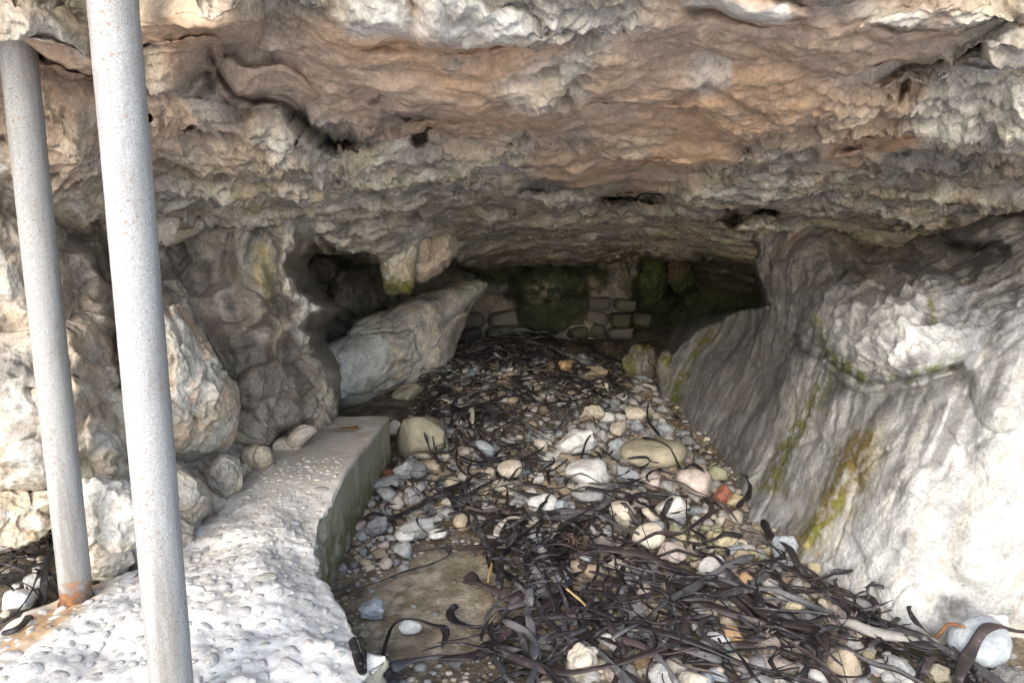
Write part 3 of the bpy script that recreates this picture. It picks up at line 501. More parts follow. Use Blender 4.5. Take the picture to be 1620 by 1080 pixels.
for k, (py, hh) in enumerate(rows):
    x = 722 + random.uniform(0, 14)
    while x < 1000:
        w = random.uniform(13, 32)
        if not (832 < x + w < 885 and k < 5) and not (k > 2 and x < 735) and not (k == 3 and x < 880):
            p = at(x + w, py + random.uniform(-2, 2), 10.31); o = bpy.data.objects.new('stone', MAS[random.randrange(5)]); COL.objects.link(o); o.parent = wall_back
            o.location = p; o.scale = (w / F * 10 * 1.0, .14, hh / F * 10 * random.uniform(.9, 1.12)); o.rotation_euler = (0, random.uniform(-.22, .22), random.uniform(-.2, .2))
            g = random.uniform(.10, .16) if x < 850 else random.uniform(.06, .12); o.color = (g, g * .94, g * .84, 1) if x < 850 or random.random() < .4 else (g * .85, g * .88, g * .6, 1)
        x += 2 * w + 1

# ================================================================== CONCRETE LEDGE with cobbles set in it
re = np.array([at_z(x, y, 0) for x, y in [(616, 658), (560, 728), (508, 800), (498, 870), (535, 935), (572, 985), (606, 1002), (560, 1050), (520, 1080)]])
le = np.array([at_z(x, y, 0) for x, y in [(500, 655), (480, 690), (400, 765), (300, 850), (190, 905), (60, 952), (-40, 1000), (-150, 1085)]])
y0, y1 = .6, re[0][1]
def xr(y): return np.interp(y, re[::-1, 1], re[::-1, 0])
def xl(y): return np.interp(y, le[::-1, 1], le[::-1, 0] - .12)
def ledge_top(x, y):
    q = np.stack([x, y, 0 * x], 1); near = sstep(4.6, 3.8, y)
    return fbm(q * 1.6, 3) * .05 * near + fbm(q * 6, 3) * .014 * (.3 + near) - .10 * near * sstep(.35, 0, xr(y) - x) - .08 * sstep(.5, 0, x - xl(y)) * near
ny, nt_ = 420, 190
ys_ = np.linspace(y0, y1, ny); rowsP = []
for y in ys_:
    L, R_ = float(xl(y)), float(xr(y)); rag = .05 * float(sstep(4.4, 3.6, np.array(y))); 
    x = np.linspace(L, R_, nt_); top = np.stack([x, np.full(nt_, y), np.zeros(nt_)], 1)
    sd_ = np.linspace(0, 1, 40)[1:]; side = np.stack([np.full(39, R_), np.full(39, y), -.75 * sd_], 1); side2 = side.copy(); side2[:, 0] = L
    rowsP.append(np.concatenate([side2[::-1], top, side]))
rowsP = [r * np.array([1, 1, 0]) + np.array([0, 0, -.75]) if False else r for r in rowsP]
endr = rowsP[-1].copy(); endr[:, 2] = -.75; rowsP.append(endr); nc = len(endr); PL = np.concatenate(rowsP)
isTop = np.zeros(nc, bool); isTop[39:39 + nt_] = True; isTop = np.tile(isTop, ny + 1); isTop[-nc:] = False
PL[isTop, 2] = ledge_top(PL[isTop, 0], PL[isTop, 1])
edge = np.tile(np.concatenate([np.linspace(1, 0, 39) * 0 + 1, np.clip(np.minimum(np.arange(nt_), np.arange(nt_)[::-1]) / 5, 0, 1) * -1 + 1, np.ones(39)]), ny + 1)
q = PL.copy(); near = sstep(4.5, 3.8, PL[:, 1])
PL[:, 0] += np.where(isTop, 0, 1) * (fbm(q * 3, 4) * .05 * (.08 + near) + fbm(q * 11, 3) * .02 * near); top_edge = isTop & (edge > 0)
PL[top_edge, 0] += (fbm(q[top_edge] * 3, 4) * .05 * (.08 + near[top_edge]) + fbm(q[top_edge] * 11, 3) * .02 * near[top_edge]) * edge[top_edge]
PL[top_edge, 2] -= .018 * edge[top_edge] ** 2
sidez = ~isTop; topz = np.where(sidez, ledge_top(q[:, 0], q[:, 1]) * np.clip(1 + PL[:, 2] / .3, 0, 1), 0); PL[:, 2] += topz
PL[:, 2] += np.where(isTop, fbm(q * 20, 2) * .006 * near, 0)
n = fbm(PL * 2.5, 4); n2 = fbm(PL * 8, 4)
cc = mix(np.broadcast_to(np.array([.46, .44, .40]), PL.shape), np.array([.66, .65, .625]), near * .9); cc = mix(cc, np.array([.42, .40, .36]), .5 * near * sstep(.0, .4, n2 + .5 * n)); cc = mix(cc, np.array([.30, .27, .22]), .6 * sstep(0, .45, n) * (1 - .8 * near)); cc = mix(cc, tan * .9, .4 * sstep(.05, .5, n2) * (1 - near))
str_ = fbm(PL * np.array([2, 9, .8]), 4); sidem = np.where(isTop, 0, 1) * sstep(0, -.06, PL[:, 2])
cc = mix(cc, np.array([.22, .21, .15]), sidem * .8); cc = mix(cc, np.array([.36, .33, .25]), sidem * sstep(0, .4, str_) * .8); cc = mix(cc, ALGAE * .6, sidem * .75 * sstep(-.1, .4, n2 + .3) * sstep(-.15, -.4, PL[:, 2]))
b1 = np.array([-1.99, 2.9, 0]); rd = np.hypot((PL[:, 0] - b1[0] + .02) / .8, (PL[:, 1] - b1[1] + .16) / 2.2) + .06 * n2
cc = mix(cc, np.array([.34, .16, .06]), .85 * sstep(.20, .07, rd)); cc = mix(cc, np.array([.45, .33, .18]), .5 * sstep(.26, .12, rd))
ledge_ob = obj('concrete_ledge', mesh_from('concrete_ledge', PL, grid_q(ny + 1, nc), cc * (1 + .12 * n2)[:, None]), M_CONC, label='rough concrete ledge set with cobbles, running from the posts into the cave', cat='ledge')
PEB = [rock_mesh('set_cobble', 200 + i, 2, 5, .8) for i in range(8)]
for me in PEB: me.materials.append(M_STONE)
cnt, tries, placed = 0, 0, []; STV, STQ, so_ = [], [], 0
while tries < 9000 and len(placed) < 780:
    tries += 1; y = random.uniform(1.9, 4.75); x = random.uniform(float(xl(y)) + .1, float(xr(y)) - .06)
    s = random.choice([.016, .02, .024, .03, .042]) * random.uniform(.8, 1.25) * (1.0 if y < 3.7 else .8)
    if y > 4.2 and random.random() < (y - 4.2) * 1.6: continue
    if any((x - a) ** 2 + (y - b) ** 2 < (1.15 * (s + c)) ** 2 for a, b, c in placed): continue
    placed.append((x, y, s))
placed.sort(key=lambda t: -t[2] / t[1])
for i, (x, y, s) in enumerate(placed):
    z = float(ledge_top(np.array([x]), np.array([y]))[0]); g = random.uniform(.42, .62); col = (g, g * random.uniform(.94, 1.0), g * random.uniform(.86, .98), 1)
    sc_ = (s * random.uniform(.9, 1.5), s * random.uniform(.8, 1.1), s * random.uniform(.5, .8)); rz = random.uniform(0, 6.28)
    if i < 290:
        o = bpy.data.objects.new('cobble', PEB[i % 8]); COL.objects.link(o); o.parent = ledge_ob; o.location = (x, y, z - sc_[2] * .3); o.scale = sc_; o.rotation_euler = (random.uniform(-.35, .35), random.uniform(-.35, .35), rz); o.color = col
    else:
        me = PEB[i % 8]; V = np.array([v.co[:] for v in me.vertices]) * np.array(sc_); V = V @ np.array(Matrix.Rotation(rz, 3, 'Z')).T + np.array([x, y, z - sc_[2] * .3]); STV.append(V); STQ.append(np.array([p.vertices[:] for p in me.polygons]) + so_); so_ += len(V)
M_PEBS = rock_mat('small_set_pebbles', .75, 30, .3, 0, .3, base=(.50, .48, .44))
obj('cobbles', mesh_from('cobbles', np.concatenate(STV), np.concatenate(STQ)), M_PEBS, ledge_ob, kind='stuff')

# ================================================================== POSTS
def post_mat(name):
    m = bpy.data.materials.new(name); m.use_nodes = True; nt = m.node_tree; b = nt.nodes['Principled BSDF']; L = nt.links.new
    ge = nd(nt, 'ShaderNodeTexCoord'); v = ge.outputs['Object']
    n1 = nd(nt, 'ShaderNodeTexNoise', Scale=240.0, Detail=3.0, Roughness=.7); L(v, n1.inputs['Vector']); r1 = nd(nt, 'ShaderNodeValToRGB'); L(n1.outputs['Fac'], r1.inputs[0])
    r1.color_ramp.elements[0].position = .36; r1.color_ramp.elements[0].color = (.19, .187, .183, 1); r1.color_ramp.elements[1].position = .55; r1.color_ramp.elements[1].color = (.37, .37, .365, 1)
    n2 = nd(nt, 'ShaderNodeTexVoronoi', Scale=48.0); L(v, n2.inputs['Vector']); n3 = nd(nt, 'ShaderNodeTexNoise', Scale=7.0, Detail=3.0); L(v, n3.inputs['Vector'])
    s1 = nd(nt, 'ShaderNodeMapRange'); s1.inputs['From Min'].default_value = .26; s1.inputs['From Max'].default_value = .16; L(n2.outputs['Distance'], s1.inputs['Value'])
    s2 = nd(nt, 'ShaderNodeMapRange'); s2.inputs['From Min'].default_value = .40; s2.inputs['From Max'].default_value = .56; L(n3.outputs['Fac'], s2.inputs['Value'])
    mm = nd(nt, 'ShaderNodeMath', operation='MULTIPLY'); L(s1.outputs[0], mm.inputs[0]); L(s2.outputs[0], mm.inputs[1]); m2 = nd(nt, 'ShaderNodeMath', operation='MULTIPLY'); L(mm.outputs[0], m2.inputs[0]); m2.inputs[1].default_value = .7
    mx = nd(nt, 'ShaderNodeMix', data_type='RGBA'); L(m2.outputs[0], mx.inputs['Factor']); L(r1.outputs[0], mx.inputs['A']); mx.inputs['B'].default_value = (.24, .15, .09, 1)
    mp = nd(nt, 'ShaderNodeMapping'); mp.inputs['Scale'].default_value = (9, 9, .9); L(v, mp.inputs['Vector']); n6 = nd(nt, 'ShaderNodeTexNoise', Scale=1.0, Detail=5.0, Roughness=.65); L(mp.outputs[0], n6.inputs['Vector'])
    q6 = nd(nt, 'ShaderNodeMapRange'); q6.inputs['From Min'].default_value = .48; q6.inputs['From Max'].default_value = .68; q6.inputs['To Max'].default_value = .75; L(n6.outputs['Fac'], q6.inputs['Value']); mx6 = nd(nt, 'ShaderNodeMix', data_type='RGBA'); L(q6.outputs[0], mx6.inputs['Factor']); L(mx.outputs['Result'], mx6.inputs['A']); mx6.inputs['B'].default_value = (.13, .115, .10, 1); mx = mx6
    at_ = nd(nt, 'ShaderNodeVertexColor', layer_name='col'); sp = nd(nt, 'ShaderNodeSeparateColor'); L(at_.outputs['Color'], sp.inputs[0])
    n4 = nd(nt, 'ShaderNodeTexNoise', Scale=22.0, Detail=5.0); L(v, n4.inputs['Vector']); ad = nd(nt, 'ShaderNodeMath', operation='ADD'); L(sp.outputs[0], ad.inputs[0]); L(n4.outputs['Fac'], ad.inputs[1])
    rr = nd(nt, 'ShaderNodeMapRange'); rr.inputs['From Min'].default_value = .95; rr.inputs['From Max'].default_value = 1.2; L(ad.outputs[0], rr.inputs['Value'])
    cr = nd(nt, 'ShaderNodeValToRGB'); L(n4.outputs['Fac'], cr.inputs[0]); cr.color_ramp.elements[0].position = .35; cr.color_ramp.elements[0].color = (.05, .025, .015, 1); cr.color_ramp.elements[1].position = .65; cr.color_ramp.elements[1].color = (.27, .12, .05, 1)
    mx2 = nd(nt, 'ShaderNodeMix', data_type='RGBA'); L(rr.outputs[0], mx2.inputs['Factor']); L(mx.outputs['Result'], mx2.inputs['A']); L(cr.outputs[0], mx2.inputs['B']); L(mx2.outputs['Result'], b.inputs['Base Color'])
    b.inputs['Roughness'].default_value = .75; bp = nd(nt, 'ShaderNodeBump', Strength=.6, Distance=.003); L(n1.outputs['Fac'], bp.inputs['Height']); L(bp.outputs[0], b.inputs['Normal']); return m
M_POST = post_mat('grainy_galvanised_post')
def tube(path, rad, seg=12, cap=True):
    """ring tube along a list of points; rad is a list of (rx, ry) or floats"""
    P = np.array(path, float); n = len(P); T = np.gradient(P, axis=0); T /= np.linalg.norm(T, axis=1)[:, None] + 1e-9
    return P, T
def post(name, x, y, z0, z1, r, rust, label):
    e = bpy.data.objects.new(name, None); COL.objects.link(e); e.location = (x, y, z0); tag(e, label, 'post', 'posts propping the overhang')
    H = z1 - z0; zs = np.linspace(0, H, 160); A = np.linspace(0, 2 * math.pi, 56, endpoint=False); Z, T = np.meshgrid(zs, A, indexing='ij')
    P = np.stack([np.cos(T), np.sin(T), Z], -1).reshape(-1, 3); q = P * np.array([r, r, 1]); rr = r * (1 + .012 * fbm(q * 9, 3) + .010 * fbm(q * 45, 2)); V = np.stack([P[:, 0] * rr, P[:, 1] * rr, P[:, 2]], 1)
    zz = np.clip(1 - V[:, 2] / .42, 0, 1); c = np.stack([(zz ** 1.4 * .95 if rust else zz * .35)] * 3, 1)
    sh = mesh_from('shaft', V, grid_q(160, 56, True), c); obj('shaft', sh, M_POST, e)
    for nm, zc, R2, h in (('end_cap', H, r * .99, .012), ('base_collar', .0, r * 1.16, .05)):
        bm = bmesh.new(); bmesh.ops.create_cone(bm, cap_ends=True, segments=48, radius1=R2 * (1.12 if nm == 'base_collar' else 1), radius2=R2, depth=h, matrix=Matrix.Translation((0, 0, zc + h / 2 - .004))); bmesh.ops.bevel(bm, geom=bm.edges[:], offset=.004, segments=2, affect='EDGES')
        me = bpy.data.meshes.new(nm); bm.to_mesh(me); bm.free(); ca = me.color_attributes.new('col', 'FLOAT_COLOR', 'POINT'); v = 1.0 if (rust and nm == 'base_collar') else .1
        ca.data.foreach_set('color', np.tile([v, v, v, 1], len(me.vertices)).astype(np.float32)); obj(nm, me, M_POST, e)
    return e
post('support_post', -1.99, 2.9, -.10, 2.36, .0655, True, 'thinner-looking grey post with a rusted foot, farther of the two posts')
post('support_post', -1.143, 2.084, -.06, 2.95, .0665, False, 'nearer speckled grey post that runs out of the top of the view')

# ================================================================== STONES
STM = [rock_mesh('stone', 300 + i, 3, 7 + i % 5, 1, .07) for i in range(7)] + [rock_mesh('stone', 340 + i, 4, 15, 1, .16) for i in range(7)]
for me in STM: me.materials.append(M_STONE)
C_ = dict(white=(.58, .575, .55), cream=(.54, .485, .395), grey=(.33, .33, .32), dgrey=(.20, .20, .20), blue=(.33, .36, .385), tan=(.40, .33, .24), red=(.27, .105, .07), orange=(.42, .28, .16), olive=(.33, .30, .22), brown=(.24, .19, .14), pink=(.48, .41, .37), green=(.33, .33, .22), yellow=(.50, .44, .28))
def floor_hit(px, py):
    z = -.5
    for _ in range(8):
        p = at_z(px, py, z); z = float(floor_h(p[0], p[1]))
    return at_z(px, py, z)
TOPS = []
def stone(px, py, w, h, col, label, group=None, name='stone', cat='stone', k=None):
    p = floor_hit(px, py + h * .3); dist = p[1]; sx = w / F * dist * .62; sz = h / F * dist * .60
    o = bpy.data.objects.new(name, STM[random.randrange(14) if k is None else k]); COL.objects.link(o); tag(o, label, cat, group)
    o.scale = (sx, (sx + sz) * .5 * random.uniform(.85, 1.1), sz); o.rotation_euler = (random.uniform(-.2, .2), random.uniform(-.25, .25), random.uniform(-.6, .6)); o.location = (p[0], p[1], p[2] + sz * .62 + (.03 if w > 24 else 0)); TOPS.append((p[0], p[1], sx, o.scale[1], o.location[2], sz, w))
    c = np.array(C_[col]) * random.uniform(.88, 1.08); o.color = (*c, 1); return o
def proj(p):
    x, y, z = p[0], p[1], p[2] - EYE; d = y * CP - z * SP; return CX + F * x / d, CY + F * (-(z * CP + y * SP)) / d
STOPW = set('beside in above at second near just below touching by right left of among on inside between half under leaning behind close cut with'.split())
def short(lab):
    out = []
    for i, w in enumerate(lab.split()):
        if w in STOPW and i > 0 and not (w == 'leaning' and i < 2): break
        out.append(w)
    return ' '.join(out)
LM, TAKEN = [], set()
def single(head, px, py, fallback):
    c = sorted(LM, key=lambda m: math.hypot(px - m[0], 1.4 * (py - m[1])))[:6]
    for (mx_, my_, sh_) in c:
        dx, dy = px - mx_, py - my_; rel = ('right of' if dx > 0 else 'left of') if abs(dx) > abs(dy) * 1.4 else ('in front of' if dy > 0 else 'behind')
        lab = f'{head} {rel} the {sh_}'
        if lab not in TAKEN and len(lab.split()) <= 16: TAKEN.add(lab); return lab
    return fallback
NAMED = [(627, 681, 22, 27, 'white', 'pale round pebble beside the far corner of the ledge'), (668, 698, 70, 72, 'olive', 'big angular grey-tan stone near the far corner of the ledge'), (765, 717, 34, 26, 'blue', 'bluish white pebble in the kelp right of the big angular stone'),
 (854, 707, 22, 22, 'cream', 'small cream stone above the kelp in mid floor'), (910, 705, 58, 40, 'white', 'white-grey wedge-shaped stone in mid floor'), (938, 659, 28, 26, 'cream', 'cream angular stone at the left of the upper pebble row'), (961, 662, 22, 22, 'white', 'round grey-white stone second in the upper pebble row'), (1005, 658, 34, 20, 'cream', 'flat cream stone in the upper pebble row near the brown boulder'),
 (977, 687, 30, 26, 'cream', 'rounded cream stone just below the upper pebble row'), (1009, 677, 20, 22, 'blue', 'blue-grey pebble below the flat cream stone'), (1051, 682, 22, 22, 'blue', 'blue-grey pebble touching the right wall foot'), (977, 714, 26, 34, 'blue', 'upright oval bluish stone above the lumpy olive boulder'), (1033, 728, 90, 46, 'olive', 'large lumpy olive-tan boulder by the right wall'),
 (615, 751, 22, 21, 'red', 'brick-red pebble at the side of the ledge'), (638, 751, 28, 33, 'grey', 'dark grey oval pebble beside the brick-red pebble'), (662, 753, 25, 25, 'dgrey', 'round dark pebble right of the dark grey oval one'), (682, 743, 31, 21, 'tan', 'tan stone below the big angular stone'), (808, 751, 36, 29, 'cream', 'cream-white stone in the middle of the kelp'),
 (932, 757, 64, 44, 'white', 'large smooth cream-white stone in the middle of the floor'), (925, 778, 26, 18, 'white', 'small white stone under the large cream-white stone'), (994, 759, 44, 28, 'blue', 'grey-white stone below the lumpy olive boulder'), (1029, 767, 34, 26, 'pink', 'pinkish stone right of the grey-white stone'), (1055, 771, 19, 23, 'grey', 'narrow grey stone right of the pinkish stone'),
 (1098, 770, 54, 42, 'pink', 'angular whitish stone near the red-brown stone'), (1135, 757, 29, 25, 'green', 'greenish round stone at the wall foot'), (1141, 793, 27, 36, 'red', 'red-brown egg-shaped stone by the right wall'), (1150, 778, 23, 17, 'grey', 'grey stone behind the red-brown stone'), (1163, 797, 25, 20, 'yellow', 'tan stone inside the kelp loop by the red-brown stone'),
 (860, 808, 50, 36, 'white', 'bright white angular block in mid floor'), (890, 813, 25, 31, 'blue', 'grey wedge leaning on the bright white block'), (927, 791, 46, 22, 'grey', 'flat grey stone behind the bright white block'), (986, 821, 47, 43, 'cream', 'big blunt cream stone right of the white block'), (1061, 812, 46, 40, 'white', 'ribbed white stone left of the red-brown stone'),
 (1030, 821, 27, 24, 'cream', 'small tan-white stone between two kelp straps'), (1040, 841, 27, 21, 'blue', 'small grey stone above the leaning cream stone'), (1027, 860, 47, 42, 'cream', 'leaning cream stone above the orange-tinted oval one'), (1063, 884, 49, 33, 'pink', 'orange-tinted cream oval stone beside the yellow gravel'), (1055, 842, 15, 15, 'orange', 'small orange pebble near the leaning cream stone'),
 (1143, 858, 38, 23, 'yellow', 'pale yellow stone on the yellow gravel'), (1176, 886, 27, 19, 'tan', 'tan pebble in the algae puddle'), (657, 841, 60, 34, 'grey', 'grey angular block on the gravel right of the ledge'), (640, 855, 29, 18, 'white', 'white chip in front of the grey angular block'), (693, 852, 27, 15, 'white', 'flat white stone right of the grey angular block'), (733, 834, 33, 26, 'tan', 'tan-grey rough stone right of the flat white stone'),
 (638, 877, 31, 23, 'grey', 'grey pebble below the white chip'), (595, 837, 36, 30, 'dgrey', 'dark grey stone close to the ledge side'), (610, 770, 44, 23, 'grey', 'flat grey stone below the brick-red pebble'), (612, 788, 34, 18, 'grey', 'thin grey slab under the flat grey stone'), (627, 797, 23, 21, 'pink', 'round pinkish pebble beside the thin grey slab'), (653, 789, 29, 27, 'grey', 'grey rounded stone left of a kelp strap'),
 (776, 748, 17, 15, 'cream', 'tiny cream pebble left of the cream-white stone'), (890, 722, 27, 19, 'white', 'white stone left under the wedge-shaped stone'), (910, 735, 52, 19, 'tan', 'flat tan slab below the wedge-shaped stone'), (1241, 884, 42, 52, 'blue', 'long grey-white stone leaning at the foot of the right wall'), (795, 775, 35, 22, 'cream', 'cream stone under the cream-white stone'),
 (1129, 908, 42, 38, 'white', 'white stone half hidden by a kelp loop'), (1216, 942, 22, 30, 'yellow', 'upright tan oval pebble among the straps'), (1545, 1026, 86, 64, 'blue', 'big smooth blue-grey cobble under the bright wall'), (1560, 992, 54, 38, 'white', 'white block behind the big blue-grey cobble'), (1331, 1060, 56, 44, 'tan', 'golden brown cobble at the bottom edge'), (1421, 1068, 44, 34, 'grey', 'grey-tan cobble at the bottom edge beside the driftwood'),
 (1478, 1070, 34, 28, 'olive', 'olive-tan cobble right of the grey-tan cobble'), (1373, 1016, 21, 23, 'blue', 'small blue-grey pebble above the driftwood'), (1384, 1057, 23, 21, 'blue', 'small blue-grey pebble between the two bottom cobbles'), (1614, 980, 24, 28, 'white', 'pale stone at the right edge'), (918, 1054, 52, 56, 'cream', 'cream-white blunt stone at the bottom edge among the straps'), (587, 972, 42, 34, 'blue', 'flat three-cornered grey stone beside the ledge edge'),
 (648, 1000, 35, 21, 'white', 'flat oval pale stone on the sand'), (707, 597, 46, 27, 'blue', 'flat blue-grey stone on the rear heap'), (883, 587, 42, 27, 'orange', 'orange-tan stone on the rear heap'), (872, 610, 24, 30, 'grey', 'upright pale stone on the rear heap below the orange-tan one'), (923, 573, 22, 22, 'grey', 'grey stone at the top right of the rear heap'), (951, 614, 22, 27, 'cream', 'pale stone at the right side of the rear heap'),
 (644, 628, 52, 28, 'olive', 'flat grey-tan slab behind the ledge end'), (752, 581, 16, 17, 'blue', 'small blue-grey stone on the left of the rear heap'), (935, 598, 42, 26, 'tan', 'rough tan stone on the right of the rear heap'), (958, 585, 14, 14, 'orange', 'tiny orange stone near the mossy boulder'), (787, 564, 14, 12, 'white', 'tiny pale pebble at the top of the rear heap'), (1050, 1080, 50, 36, 'grey', 'grey stone cut by the bottom edge left of the golden cobble'),
 (1160, 1010, 30, 26, 'orange', 'orange-tinted stone under crossing straps'), (1290, 900, 22, 16, 'yellow', 'small yellowish stone at the wall foot beside the long stone'), (1180, 925, 26, 20, 'orange', 'small orange-tan stone left of the upright tan pebble'), (1255, 975, 34, 24, 'yellow', 'yellowish stone under the straps along the wall'), (30, 960, 46, 40, 'white', 'white boulder-like stone below the left kelp pile'), (60, 925, 34, 26, 'white', 'white stone under the left kelp pile'), (15, 1000, 40, 34, 'white', 'pale stone at the lower left edge')]
used = []
_sh = [short(n_[5]) for n_ in NAMED]
for n_, k_ in zip(NAMED, _sh):
    if _sh.count(k_) == 1 and len(k_.split()) > 1: LM.append((n_[0], n_[1], k_))
LM += [(1010, 580, 'mossy boulder'), (1012, 632, 'smooth brown boulder'), (640, 560, 'large slanting boulder'), (150, 840, 'rock between the posts'), (690, 915, 'sand patch'), (1400, 1035, 'driftwood branch'), (836, 726, 'purple-grey holdfast'), (905, 858, 'reddish holdfast'), (1052, 1012, 'large pale holdfast')]
for (px, py, w, h, c, lab) in NAMED: stone(px, py, w, h, c, lab, 'stones on the cave floor'); used.append((px, py, (w + h) / 4))
ZONES = [((540, 650), (745, 900), 70, ['grey', 'grey', 'dgrey', 'tan', 'brown', 'pink'], 'small grey pebble on the gravel beside the ledge', 'pebbles beside the ledge'), ((880, 1060), (645, 800), 90, ['cream', 'white', 'tan', 'grey', 'blue'], 'small pale pebble among the larger stones by the right wall', 'pebbles by the right wall'),
         ((1060, 1210), (835, 900), 45, ['yellow', 'yellow', 'cream', 'green'], 'small yellow pebble in the algae puddle', 'yellow pebbles'), ((650, 900), (690, 830), 40, ['cream', 'white', 'tan', 'grey'], 'small pebble half buried in the kelp of the mid floor', 'pebbles in the kelp'), ((1180, 1400), (920, 1060), 30, ['cream', 'tan', 'orange', 'pink', 'yellow'], 'small warm-coloured pebble under the straps along the right wall', 'pebbles under the straps'), ((0, 80), (880, 1070), 16, ['white', 'white', 'grey', 'cream'], 'small white pebble left of the concrete ledge', 'pebbles left of the ledge')]
for (xr_, yr_, num, cols, lab, grp) in ZONES:
    k = t = 0
    while k < num and t < 3000:
        t += 1; px, py = random.uniform(*xr_), random.uniform(*yr_); w = random.uniform(9, 24)
        if px < 508 + (800 - py) * .72 + 34 and px > 300 and py < 930: continue
        if any(math.hypot(px - a, (py - b) * 1.3) < (r + w / 2) * .85 for a, b, r in used): continue
        if px > 1150 and py < 830 + (px - 1200) * 1.0: continue
        cl_ = random.choice(cols); cw_ = dict(dgrey='dark grey', blue='blue-grey').get(cl_, cl_); stone(px, py, w, w * random.uniform(.65, .95), cl_, single(f"{'tiny' if w < 12 else 'small' if w < 18 else 'medium'} {cw_} pebble", px, py, lab), grp, 'pebble', 'pebble'); used.append((px, py, w / 2)); k += 1
# countless gravel
gm = rock_mesh('grain', 400, 1, 5); GV = np.array([v.co[:] for v in gm.vertices]); GQ = np.array([p.vertices[:] for p in gm.polygons]); bpy.data.meshes.remove(gm)
NG = 11000; gx = RNG.uniform(-1.2, 2.6, NG); gy = RNG.uniform(2.2, 9.5, NG); keep = (gx > -1.1) & ~((((gx + .42) / .45) ** 2 + ((gy - 3.8) / .6) ** 2 < 1) & (RNG.random(NG) < .93)); gx, gy = gx[keep], gy[keep]; gz = floor_h(gx, gy)
gs = RNG.uniform(.007, .02, len(gx)) * np.where(RNG.random(len(gx)) < np.where((gx > .2) & (gy > 4.2) & (gy < 7.5), .3, .12), 2.1, 1); A = RNG.uniform(0, 6.28, len(gx)); ca_, sa_ = np.cos(A)[:, None], np.sin(A)[:, None]
V = np.stack([(GV[None, :, 0] * ca_ - GV[None, :, 1] * sa_) * 1.25, GV[None, :, 0] * sa_ + GV[None, :, 1] * ca_, np.broadcast_to(GV[None, :, 2] * .7, (len(gx), len(GV)))], -1) * gs[:, None, None] + np.stack([gx, gy, gz + gs * .25], 1)[:, None]
pc = np.array([C_[k] for k in ('grey', 'tan', 'cream', 'brown', 'grey', 'dgrey', 'brown', 'pink')]); gc = pc[RNG.integers(0, 8, len(gx))] * RNG.uniform(.45, 1.0, (len(gx), 1)); yel = np.exp(-(((gx - 1.45) / .4) ** 2 + ((gy - 4.35) / .3) ** 2)) > .5; gc[yel] = np.array(C_['yellow']) * RNG.uniform(.7, 1.05, (yel.sum(), 1))
gcol = np.repeat(gc, len(GV), 0); Q = (GQ[None] + (np.arange(len(gx)) * len(GV))[:, None, None]).reshape(-1, 3)
RB = [rock_mesh('chip', 420 + i, 2, 12, 1, .12) for i in range(6)]; BV = [np.array([v.co[:] for v in m_.vertices]) for m_ in RB]; BQ = np.array([p.vertices[:] for p in RB[0].polygons])
EV, EQ, EC, eo = [V.reshape(-1, 3)], [Q], [gcol], len(gcol)
for _ in range(2300):
    y = random.uniform(2.4, 9.3); x = random.uniform(-.95, 1.75) if y > 4.6 else random.uniform(-.1, 2.0)
    if x < .1 and 4.9 > y: continue
    if y > 8.0 and random.random() < .5: continue
    if x > 1.72 + .75 * float(sstep(4.4, 3.3, np.array(y))): continue
    sz_ = random.choice([.022, .028, .036, .048, .064]) * random.uniform(.8, 1.2); zz = float(floor_h(x, y)); Rm = np.array(Matrix.Rotation(random.uniform(0, 6.28), 3, 'Z') @ Matrix.Rotation(random.uniform(-.5, .5), 3, 'X'))
    v_ = (BV[_ % 6] * np.array([sz_ * random.uniform(1, 1.5), sz_, sz_ * random.uniform(.6, .9)])) @ Rm.T + np.array([x, y, zz + sz_ * .35]); EV.append(v_); EQ.append(BQ + eo); eo += len(v_)
    EC.append(np.tile(np.array(C_[random.choice(['cream', 'cream', 'white', 'white', 'grey', 'tan', 'blue', 'pink', 'brown', 'grey'])]) * random.uniform(.65, 1.0), (len(v_), 1)))
V, Q, gcol = np.concatenate(EV), np.concatenate(EQ), np.concatenate(EC)
obj('gravel', mesh_from('gravel', V.reshape(-1, 3), Q, gcol), M_SMOOTH, label='loose gravel between the stones of the cave floor', cat='gravel', kind='stuff')

# ================================================================== KELP
def kelp_mat(name, a, b, dust, rough):
    m = bpy.data.materials.new(name); m.use_nodes = True; nt = m.node_tree; p = nt.nodes['Principled BSDF']; L = nt.links.new
    g = nd(nt, 'ShaderNodeNewGeometry'); n1 = nd(nt, 'ShaderNodeTexNoise', Scale=5.0, Detail=4.0); L(g.outputs['Position'], n1.inputs['Vector']); r = nd(nt, 'ShaderNodeValToRGB'); L(n1.outputs['Fac'], r.inputs[0])
    r.color_ramp.elements[0].position = .35; r.color_ramp.elements[0].color = (*a, 1); r.color_ramp.elements[1].position = .65; r.color_ramp.elements[1].color = (*b, 1)
    n2 = nd(nt, 'ShaderNodeTexNoise', Scale=16.0, Detail=6.0, Roughness=.7); L(g.outputs['Position'], n2.inputs['Vector']); mr = nd(nt, 'ShaderNodeMapRange'); mr.inputs['From Min'].default_value = .56; mr.inputs['From Max'].default_value = .74; mr.inputs['To Max'].default_value = dust; L(n2.outputs['Fac'], mr.inputs['Value'])
    mx = nd(nt, 'ShaderNodeMix', data_type='RGBA'); L(mr.outputs[0], mx.inputs['Factor']); L(r.outputs[0], mx.inputs['A']); mx.inputs['B'].default_value = (.34, .32, .33, 1); L(mx.outputs['Result'], p.inputs['Base Color'])
    p.inputs['Roughness'].default_value = rough; bp = nd(nt, 'ShaderNodeBump', Strength=.4, Distance=.004); L(n2.outputs['Fac'], bp.inputs['Height']); L(bp.outputs[0], p.inputs['Normal']); return m
